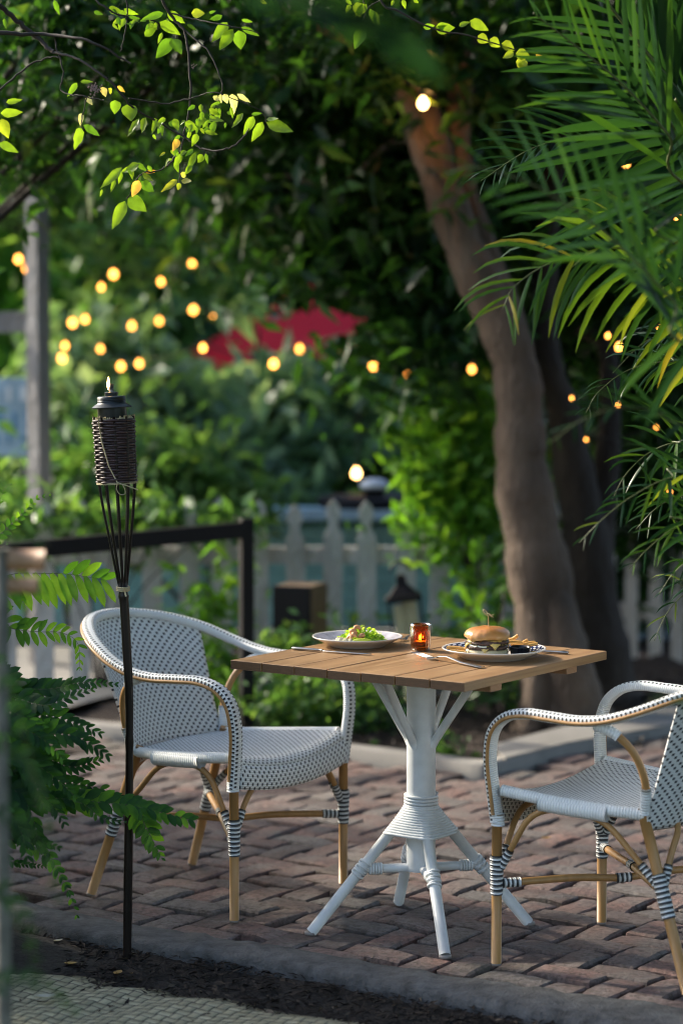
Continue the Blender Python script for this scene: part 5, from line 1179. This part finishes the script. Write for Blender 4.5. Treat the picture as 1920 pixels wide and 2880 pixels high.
# small high table behind the fence
hc = D(845, 1150, 12.4); hc[2] = 0; ht = empty('bistro_table', hc); tag(ht, 'small round black bistro table behind the picket fence', 'table')
hz = D(850, 1141, 12.4)[2]; M_tblk = simple('blue_black_top', (.006, .009, .016), .7, spec=.15)
mb = MB(); mb.lathe([(0, hz-.05), (.25, hz-.05), (.26, hz-.045), (.26, hz-.003), (.255, hz), (0, hz)], 40, hc); auto(mb.build('tabletop', M_tblk, ht), 40)
mb = MB(); mb.lathe([(0, -.03), (.18, -.03), (.18, -.01), (.03, .01), (.022, .05), (.022, hz-.026), (0, hz-.026)], 20, hc); mb.build('pedestal', M_tblk, ht)
lc = hc+np.array([.03, -.02, hz]); lm = empty('table_lantern', lc); tag(lm, 'small black lantern with a pale lid on the far bistro table', 'lantern')
mb = MB(); mb.box(lc+np.array([0, 0, .02]), (.10, .10, .04), None, .004); mb.build('base', M_black, lm, smooth=False)
mb = MB(); mb.lathe([(.07, .045), (.075, .06), (.06, .085), (.02, .095), (0, .096)], 20, lc); mb.build('lid', simple('pale_lid', (.6, .68, .78), .3), lm)
# speaker box, floor lantern
bc = W(850, 1700, 10.3); bx = empty('box', (bc[0], 10.3, 0)); tag(bx, 'black fronted box with a wooden side standing before the pickets', 'box')
bz = W(850, 1648, 10.3)[2]; MM = Rz(R(-20)); mb = MB(); mb.box((bc[0]-.045, 10.3, bz/2), (.17, .02, bz), MM, .003); mb.build('front', M_black, bx, smooth=False)
mb = MB(); cB = np.array([bc[0]-.045, 10.3, bz/2])+MM@np.array([0.0, .11, 0]); mb.box(cB, (.17, .20, bz*.995), MM, .003); mb.build('body', simple('brown_plywood', (.17, .11, .055), .6), bx, smooth=False)
lx = W(1178, 1700, 10.35); fl_ = empty('floor_lantern', (lx[0], 10.35, 0)); tag(fl_, 'tilted black lantern holding two cream candles by the fence', 'lantern')
fl_.rotation_euler = (0, 0, 0); tilt = R(8)
Mt = np.array([[math.cos(tilt), 0, -math.sin(tilt)], [0, 1, 0], [math.sin(tilt), 0, math.cos(tilt)]]); L0 = np.array([lx[0], 10.35, 0])
def lp(x, y, z): return L0+Mt@np.array([x, y, z])+np.array([0, 0, .0])
hL = .60
mb = MB()
for sx in (-1, 1):
    for sy in (-1, 1): mb.box(lp(sx*.068, sy*.068, .25), (.009, .009, .46), Mt)
mb.box(lp(0, 0, .02), (.15, .15, .04), Mt, .004); mb.box(lp(0, 0, .485), (.155, .155, .025), Mt, .004)
rg = []; 
for (r, z) in ((.085, .50), (.03, .545), (.03, .575), (.012, .585)):
    rg.append([lp(r*math.cos(t), r*math.sin(t), z) for t in (R(45), R(135), R(225), R(315))])
mb.grid(rg, wrap=True); mb.tube([lp(.04*math.cos(t), 0, .60+.04*math.sin(t)) for t in np.linspace(0, math.pi, 10)], .005, 6); mb.build('frame', M_black, fl_, smooth=False)
mglass, nt_, bb_, oo_ = newmat('clear_pane'); bb_.inputs['Roughness'].default_value = .05; bb_.inputs['Base Color'].default_value = (.5, .55, .6, 1); tr_ = N(nt_, 'ShaderNodeBsdfTransparent'); mx_ = N(nt_, 'ShaderNodeMixShader'); mx_.inputs[0].default_value = .94; nt_.links.new(bb_.outputs[0], mx_.inputs[1]); nt_.links.new(tr_.outputs[0], mx_.inputs[2]); nt_.links.new(mx_.outputs[0], oo_.inputs[0])
for (x, y, sx, sy) in ((0, -.062, .11, .003), (0, .062, .11, .003), (-.062, 0, .003, .11), (.062, 0, .003, .11)):
    mb = MB(); mb.box(lp(x, y, .26), (sx, sy, .42), Mt); mb.build('pane', mglass, fl_, smooth=False)
M_wax = simple('cream_wax', (.88, .82, .50), .5)
for (x, y, r, h) in ((-.028, -.012, .022, .455), (.022, .010, .03, .465)):
    mb = MB(); mb.tube([lp(x, y, .042), lp(x, y, h)], r, 16); mb.build('candle', M_wax, fl_)
# teal clapboard bench-like low walls beyond the fence
M_teal = simple('teal_boards', (.22, .45, .45), .6, var=.2, nscale=4); M_blue = simple('pale_blue_boards', (.35, .55, .70), .5, var=.2, nscale=4)
lw = empty('low_wall', (-1.2, 13.6, -.1)); tag(lw, 'low teal boarded wall with a pale blue cap seen between the pickets', 'wall')
for k in range(7): 
    mb = MB(); mb.box((-.8, 13.6+.004*k, -.03+.085*k), (4.2, .03, .08), None, .004); mb.build('board', M_teal, lw, smooth=False)
mb = MB(); mb.box((-.8, 13.57, .60), (4.3, .14, .07), None, .004); mb.build('cap', M_blue, lw, smooth=False)
wp = empty('white_board_stack', (W(1195*1.2245, 1800, 12.8)[0]+.3, 12.8, -.05)); tag(wp, 'pale blue white boards leaning low behind the right hand pickets', 'boards')
for k, x in enumerate((1440, 1476, 1515, 1550)):
    c = D(x, 1455, 12.9); mb = MB(); mb.box((c[0], 12.9, c[2]-.1), (.075, .03, .36), None, .003); mb.build('board', M_signblue, wp, smooth=False)

# ================================================================== shrubs, vine, background trees
GAPS = [(560, 770, 140, 50, .88), (740, 735, 110, 45, .72), (500, 800, 110, 45, .93), (857, 841, 16, 16, .9), (937, 859, 20, 20, 1), (1083, 849, 22, 22, 1), (688, 802, 16, 16, .9), (628, 836, 20, 20, 1), (466, 800, 22, 22, 1), (489, 732, 22, 22, 1), (820, 1110, 85, 55, .95), (835, 1148, 105, 24, .95), (1420, 798, 20, 20, 1)]
def bush(name, label, cat, mat, blobs, stems, leaf=.09, asp=.42, seed=1, clump=.25, trunkmat=None, grp=None, r0=.02):
    c0 = np.mean([b[0] for b in blobs], axis=0); base = np.array([stems[0][0], stems[0][1], -.05]); rt = empty(name, base); tag(rt, label, cat, grp)
    mb = MB(); g_ = random.Random(seed)
    for (x, y) in stems:
        b0_ = np.array([x, y, -.1])
        for (c, r, n) in blobs:
            c = np.asarray(c); mid = np.array([x+(c[0]-x)*.25, y+(c[1]-y)*.25, c[2]*.5]); limb(mb, [b0_, mid, c, c+np.array([0, 0, r[2]*.6])], [r0*1.4, r0, r0*.6, r0*.2], 8, 4)
    mb.build('stems' if r0 < .04 else 'trunk', trunkmat or M_barkdark, rt); foliage('foliage' if r0 < .04 else 'crown', mat, blobs, rt, leaf=leaf, asp=asp, seed=seed, clump=clump, gaps=GAPS); return rt
bush('climbing_vine', 'bright green leafy vine hanging over the fence just left of the big tree', 'vine', M_leaflight, [B(1040, 960, 10.85, .26, .12, .25, 620), B(1030, 1110, 10.8, .30, .14, .22, 700), B(1065, 1210, 10.75, .17, .13, .11, 260), B(1100, 1290, 10.7, .08, .1, .08, 80), B(975, 1110, 10.85, .10, .1, .12, 150), B(1150, 1400, 10.5, .05, .08, .12, 70)], [(D(1090, 1500, 10.8)[0], 10.8)], leaf=.085, seed=11, clump=.16, r0=.008)
bush('shrub', 'low flowering bedding shrub seen under the tabletop left of the white pole', 'shrub', M_leafmid, [B(700, 1590, 9.9, .30, .25, .13, 900), B(820, 1650, 9.85, .26, .2, .12, 700), B(640, 1660, 9.9, .14, .15, .10, 350)], [(D(730, 1700, 9.9)[0], 9.9)], leaf=.055, seed=12, clump=.12, r0=.004)
bush('shrub', 'small green plant on the kerb right of the white pole', 'shrub', M_leafmid, [B(1010, 1740, 9.35, .10, .08, .05, 200)], [(D(1010, 1750, 9.35)[0], 9.35)], leaf=.05, seed=13, clump=.08, r0=.003)
bush('shrub', 'leafy plant growing at the fence foot behind the salad plate', 'shrub', M_leafmid, [B(820, 1480, 10.6, .18, .1, .05, 120), B(1060, 1470, 10.6, .16, .1, .05, 130), B(690, 1500, 10.15, .16, .1, .05, 160)], [(D(870, 1500, 10.6)[0], 10.6)], leaf=.07, seed=14, clump=.12, r0=.004)
bush('shrub', 'upright light green plant between handrail and left chair', 'shrub', M_leaflight, [B(490, 1400, 10.5, .07, .08, .18, 130), B(500, 1560, 10.4, .12, .12, .12, 260)], [(D(490, 1600, 10.5)[0], 10.5)], leaf=.10, asp=.3, seed=15, clump=.14, r0=.005)
bush('shrub', 'dark shrub hiding the fence beyond the handrail at left', 'shrub', M_leafmid, [B(50, 1200, 12.3, .3, .3, .18, 600), B(210, 1160, 12.4, .32, .3, .26, 1000), B(350, 1110, 12.6, .4, .3, .3, 1200), B(480, 1140, 12.5, .3, .25, .16, 500)], [(-1.4, 12.5), (-.7, 12.6)], leaf=.11, seed=16, clump=.22, r0=.012)
bush('creeper', 'green creeper spilling over the picket tops beyond the handrail', 'creeper', M_leafmid, [B(x_, 1195, 10.8, .2, .06, .03, 110) for x_ in (30, 150, 270, 390, 500)], [(D(230, 1400, 10.9)[0], 10.9)], leaf=.09, seed=35, clump=.12, r0=.005)
bush('shrub', 'blue green shrub behind the torch basket', 'shrub', M_leafblue, [B(210, 980, 14, .3, .4, .3, 900), B(340, 950, 14.5, .45, .4, .26, 900), B(200, 830, 14.5, .3, .3, .2, 400)], [(-1.5, 14)], leaf=.22, seed=17, clump=.25, r0=.015)
bush('shrub', 'loose blue green bush in the middle distance under the crimson umbrella', 'shrub', M_leafblue, [B(560, 980, 15, .5, .4, .28, 1000), B(700, 960, 15, .45, .4, .26, 900), B(560, 1080, 14.6, .6, .3, .25, 1000), B(830, 890, 14.8, .25, .3, .2, 400), B(590, 800, 14, .05, .1, .25, 90)], [(-.7, 15)], leaf=.22, seed=18, clump=.25, r0=.015)
bush('shrub', 'mid green bush beyond the far bistro table', 'shrub', M_leafmid, [B(870, 1000, 16, .9, .4, .3, 1500), B(700, 1080, 15.5, .6, .4, .35, 1200), B(950, 1080, 16, .6, .4, .35, 1000), B(850, 1190, 15.2, 1.2, .3, .25, 1400)], [(-.2, 15.6)], leaf=.24, seed=19, clump=.26, r0=.015)
bush('shrub', 'dark undergrowth behind the right hand pickets', 'shrub', M_leafdark, [B(1400, 1250, 13, .7, .3, .45, 1600), B(1520, 1100, 13, .5, .3, .5, 1200), B(1450, 1450, 13.2, .8, .2, .35, 1200)], [(1.4, 13)], leaf=.13, seed=20, clump=.25, r0=.015)
bush('shrub', 'leafy shrub at the foot of the big tree on its left', 'shrub', M_leafmid, [B(1130, 1560, 10.1, .12, .1, .12, 200), B(1190, 1240, 10.3, .02, .02, .02, 20)], [(D(1130, 1620, 10.1)[0], 10.1)], leaf=.08, seed=21, clump=.12, r0=.004)
bush('shade_bush', 'unseen leafy bush added outside the left edge to shade the patio', 'bush', M_leafmid, [((-2.15, yy, zz), (.34, .45, .35), 650) for yy in (6.3, 7.1, 7.9, 8.6) for zz in (.45, 1.05, 1.6) if not (yy > 7.5 and zz > 1.5)]+[((-2.15, yy, 2.0), (.3, .5, .25), 130) for yy in (8.1,)], [(-2.15, 7.2), (-2.15, 9.2)], leaf=.12, seed=31, clump=.25, r0=.012)  # out of view, added to keep low sun off the bricks
bush('tree', 'small leafed tree reaching in behind the glowing leaves at the upper left corner', 'tree', M_leafdark, [B(100, 60, 8.6, .4, .3, .22, 1000), B(340, 60, 8.8, .4, .3, .22, 1000), B(60, 300, 9.0, .3, .3, .2, 650), B(560, 20, 9.0, .35, .3, .16, 600), B(260, 230, 9.2, .3, .3, .16, 450)], [(-2.4, 9.0)], leaf=.085, asp=.36, seed=33, clump=.22, r0=.018)
TREES = [(4.3, 7.2, 'unseen leafy tree added beyond the right edge to shade the patio', M_leafdark), (-3.4, 17.5, 'pale leaved tree beyond the sign at the far left', M_leaflight), (-1.9, 19, 'sunlit tree above the string lights on the left', M_leafmid), (-.4, 22, 'tall tree far behind the crimson umbrella', M_leafmid), (1.3, 21, 'dense tree far behind the big leaning trunk', M_leafdark), (3.0, 19, 'dark tree at the far right behind the palm', M_leafdark), (-2.4, 13.8, 'nearer tree with hanging leaves at the upper left', M_leafmid)]  # first tree is out of view, added to block skylight from the right
for i, (x, y, lab, mt) in enumerate(TREES):
    g_ = random.Random(50+i); bl = []
    if x > 4:
        bl = [((x+g_.uniform(-.9, .9), y+g_.uniform(-2.2, 2.2), 1.0+k*.3), (1.0, 1.1, .6), 900) for k in range(12)]; lf = .16
    elif y > 15:
        for k in range(10): bl.append(((x+g_.uniform(-1.1, 1.1), y+g_.uniform(-.6, .6), .3+k*.48+g_.uniform(-.1, .2)), (1.05, .8, .6), 1150))
        lf = .22
    else:
        for k in range(7): bl.append(((x+g_.uniform(-.3, 1.3), y+g_.uniform(-1.2, .5), 2.3+k*.24), (.6, .7, .35), 1000))
        lf = .13
    rt = empty('tree', (x, y, -.1)); tag(rt, lab, 'tree'); mb = MB(); limb(mb, [(x, y, -.1), (x+.05, y, 1.5), (x-.05, y, 3.2), (x, y, 5)], [.18, .14, .1, .04], 14)
    for k in range(5):
        c = bl[(k*2+1) % len(bl)][0]; limb(mb, [(x, y, 1.0+k*.5), ((x+c[0])/2, (y+c[1])/2, c[2]-.1), c], [.05, .035, .015], 8, 4)
    mb.build('trunk', M_barkdark, rt); foliage('crown', mt, bl, rt, leaf=lf, asp=.4, seed=60+i, clump=.4)
# hedge far behind closing the view
hd = foliage('hedge', M_leafdark, [((x, 26, z), (1.4, .6, 1.3), 1500) for x in np.arange(-7, 7.1, 1.8) for z in (1.0, 3.2, 5.4)], None, leaf=.3, seed=99, clump=.5); recenter(hd); hd['kind'] = 'stuff'; tag(hd, 'dark mass of trees closing the far background', 'woods')

# ================================================================== string lights
M_bulb = emit('warm_bulb', (1, .36, .06), 3.4); M_bulbw = emit('bright_bulb', (1, .5, .16), 6); M_cord = simple('black_cord', (.01, .01, .01), .6)
def bulb(mb, c, r): mb.lathe([(0, -1.15*r), (.55*r, -.95*r), (.95*r, -.4*r), (r, .1*r), (.8*r, .65*r), (.42*r, 1.15*r), (.35*r, 1.5*r)], 14, c)
def string(label, pts, Y, r, ext=True, mat=None):
    P = [D(x, y, Y+dy) for x, y, dy in pts]; rt = empty('string_lights', P[0]); tag(rt, label, 'string lights')
    q = []
    for i in range(len(P)-1):
        a, b = P[i]+np.array([0, 0, 2.2*r]), P[i+1]+np.array([0, 0, 2.2*r])
        for k in range(6): t = k/6; q.append(a*(1-t)+b*t-np.array([0, 0, .10*abs(b[0]-a[0])*4*t*(1-t)]))
    q.append(P[-1]+np.array([0, 0, 2.2*r])); mb = MB(); mb.tube(q, .003, 5); mb.build('cord', M_cord, rt)
    for p in P:
        r_ = r*random.uniform(.7, 1.15); mb = MB(); bulb(mb, p, r_); bo = mb.build('bulb', mat or M_bulb, rt); mb = MB(); mb.tube([p+np.array([0, 0, 1.3*r]), p+np.array([0, 0, 2.3*r])], r*.5, 8); mb.build('socket', M_cord, bo)
string('string of warm bulbs crossing low from the torch top to behind the palm', [(143, 823, 0), (278, 842, 0), (320, 836, 0), (466, 800, -1), (628, 836, -1), (688, 802, 0), (857, 841, -1), (937, 859, -1), (1083, 849, -1.2), (1420, 798, -3.3)], 13.2, .017)
string('string of warm bulbs at the far left beginning behind the grey post', [(43, 596, 0), (62, 618, .2), (233, 660, .2), (261, 630, 0), (370, 648, .3), (441, 607, .6), (467, 592, .7)], 12.8, .017)
string('string of warm bulbs just above and left of the crimson umbrella', [(150, 795, 0), (167, 742, 0), (196, 734, 0), (231, 802, .5), (303, 749, .6), (366, 738, 1), (444, 712, 1), (489, 732, 0)], 13.2, .017)
string('string of warm bulbs glimpsed between the palm fronds at right', [(1437, 376, 0), (1456, 342, 0), (1556, 500, 0), (1516, 757, 0), (1395, 772, 0)], 9.7, .010)
string('lowest string of bulbs glimpsed behind the palm leaves at right', [(1312, 915, 0), (1418, 930, 0), (1345, 1010, 0), (1506, 982, 0), (1537, 1130, 0)], 9.9, .006)
string('two bulbs showing through the dark leaves left of the big tree', [(1007, 610, 0), (916, 575, 0)], 13, .014)
# bulb on the tree, lit and lighting the bark
bp = D(971, 238, 9.55); hb = empty('hanging_bulb', bp); tag(hb, 'single bright bulb hanging from a wire against the upper trunk', 'light bulb')
mb = MB(); bulb(mb, bp, .021); mb.build('bulb', M_bulbw, hb)
mb = MB(); mb.tube([bp+np.array([0, 0, .028]), bp+np.array([0, 0, .06])], .013, 10); mb.build('socket', M_cord, hb)
mb = MB(); mb.tube(catmull([bp+np.array([0, 0, .055]), D(940, 190, 9.6), D(880, 140, 9.7), D(780, 60, 9.9)], 5), .006, 6); mb.build('wire', M_barkdark, hb)
l = bpy.data.lights.new('bulb_glow', 'POINT'); l.energy = 1.1; l.color = (1, .42, .12); l.shadow_soft_size = .02; lo = bpy.data.objects.new('bulb_glow', l); COL.objects.link(lo); lo.location = (0, .03, 0); lo.parent = hb
# flame-like bulb by the far table
bp = D(818, 1088, 12.8); hb = empty('hanging_bulb', bp); tag(hb, 'bright pale bulb shining just above the far bistro table', 'light bulb')
mb = MB(); bulb(mb, bp, .021); mb.build('bulb', M_bulbw, hb); mb = MB(); mb.tube([bp+np.array([0, 0, .03]), bp+np.array([0, 0, .06]), bp+np.array([.1, .3, 1.5])], .003, 6); mb.build('wire', M_cord, hb)

# ================================================================== light
SUN_AZ, SUN_EL = R(-58), R(30)      # azimuth from +Y towards +X
w = bpy.data.worlds.new('World'); sc.world = w; w.use_nodes = True; nt = w.node_tree
sk = nt.nodes.new('ShaderNodeTexSky'); sk.sky_type = 'NISHITA'; sk.sun_disc = False; sk.sun_elevation = SUN_EL; sk.sun_rotation = SUN_AZ; sk.dust_density = 2.5; sk.ozone_density = .8
bgn = nt.nodes['Background']; nt.links.new(sk.outputs[0], bgn.inputs[0]); bgn.inputs[1].default_value = .12
sd = bpy.data.lights.new('sun', 'SUN'); sd.energy = 2.2; sd.angle = R(2.5); sd.color = (1, .90, .74); so = bpy.data.objects.new('sun', sd); COL.objects.link(so)
dirv = Vector((math.sin(SUN_AZ)*math.cos(SUN_EL), math.cos(SUN_AZ)*math.cos(SUN_EL), math.sin(SUN_EL)))
so.rotation_euler = dirv.to_track_quat('Z', 'Y').to_euler(); so.location = (-6, 10, 9)
sc.view_settings.view_transform = 'Standard'; sc.view_settings.look = 'None'; sc.view_settings.exposure = 1.78; sc.view_settings.gamma = 1
cy = sc.cycles; cy.pixel_filter_type = 'BLACKMAN_HARRIS'; cy.filter_width = 1.05; cy.max_bounces = 7; cy.diffuse_bounces = 3; cy.glossy_bounces = 3; cy.transmission_bounces = 6; cy.transparent_max_bounces = 6; cy.sample_clamp_indirect = 6; cy.caustics_reflective = False; cy.caustics_refractive = False
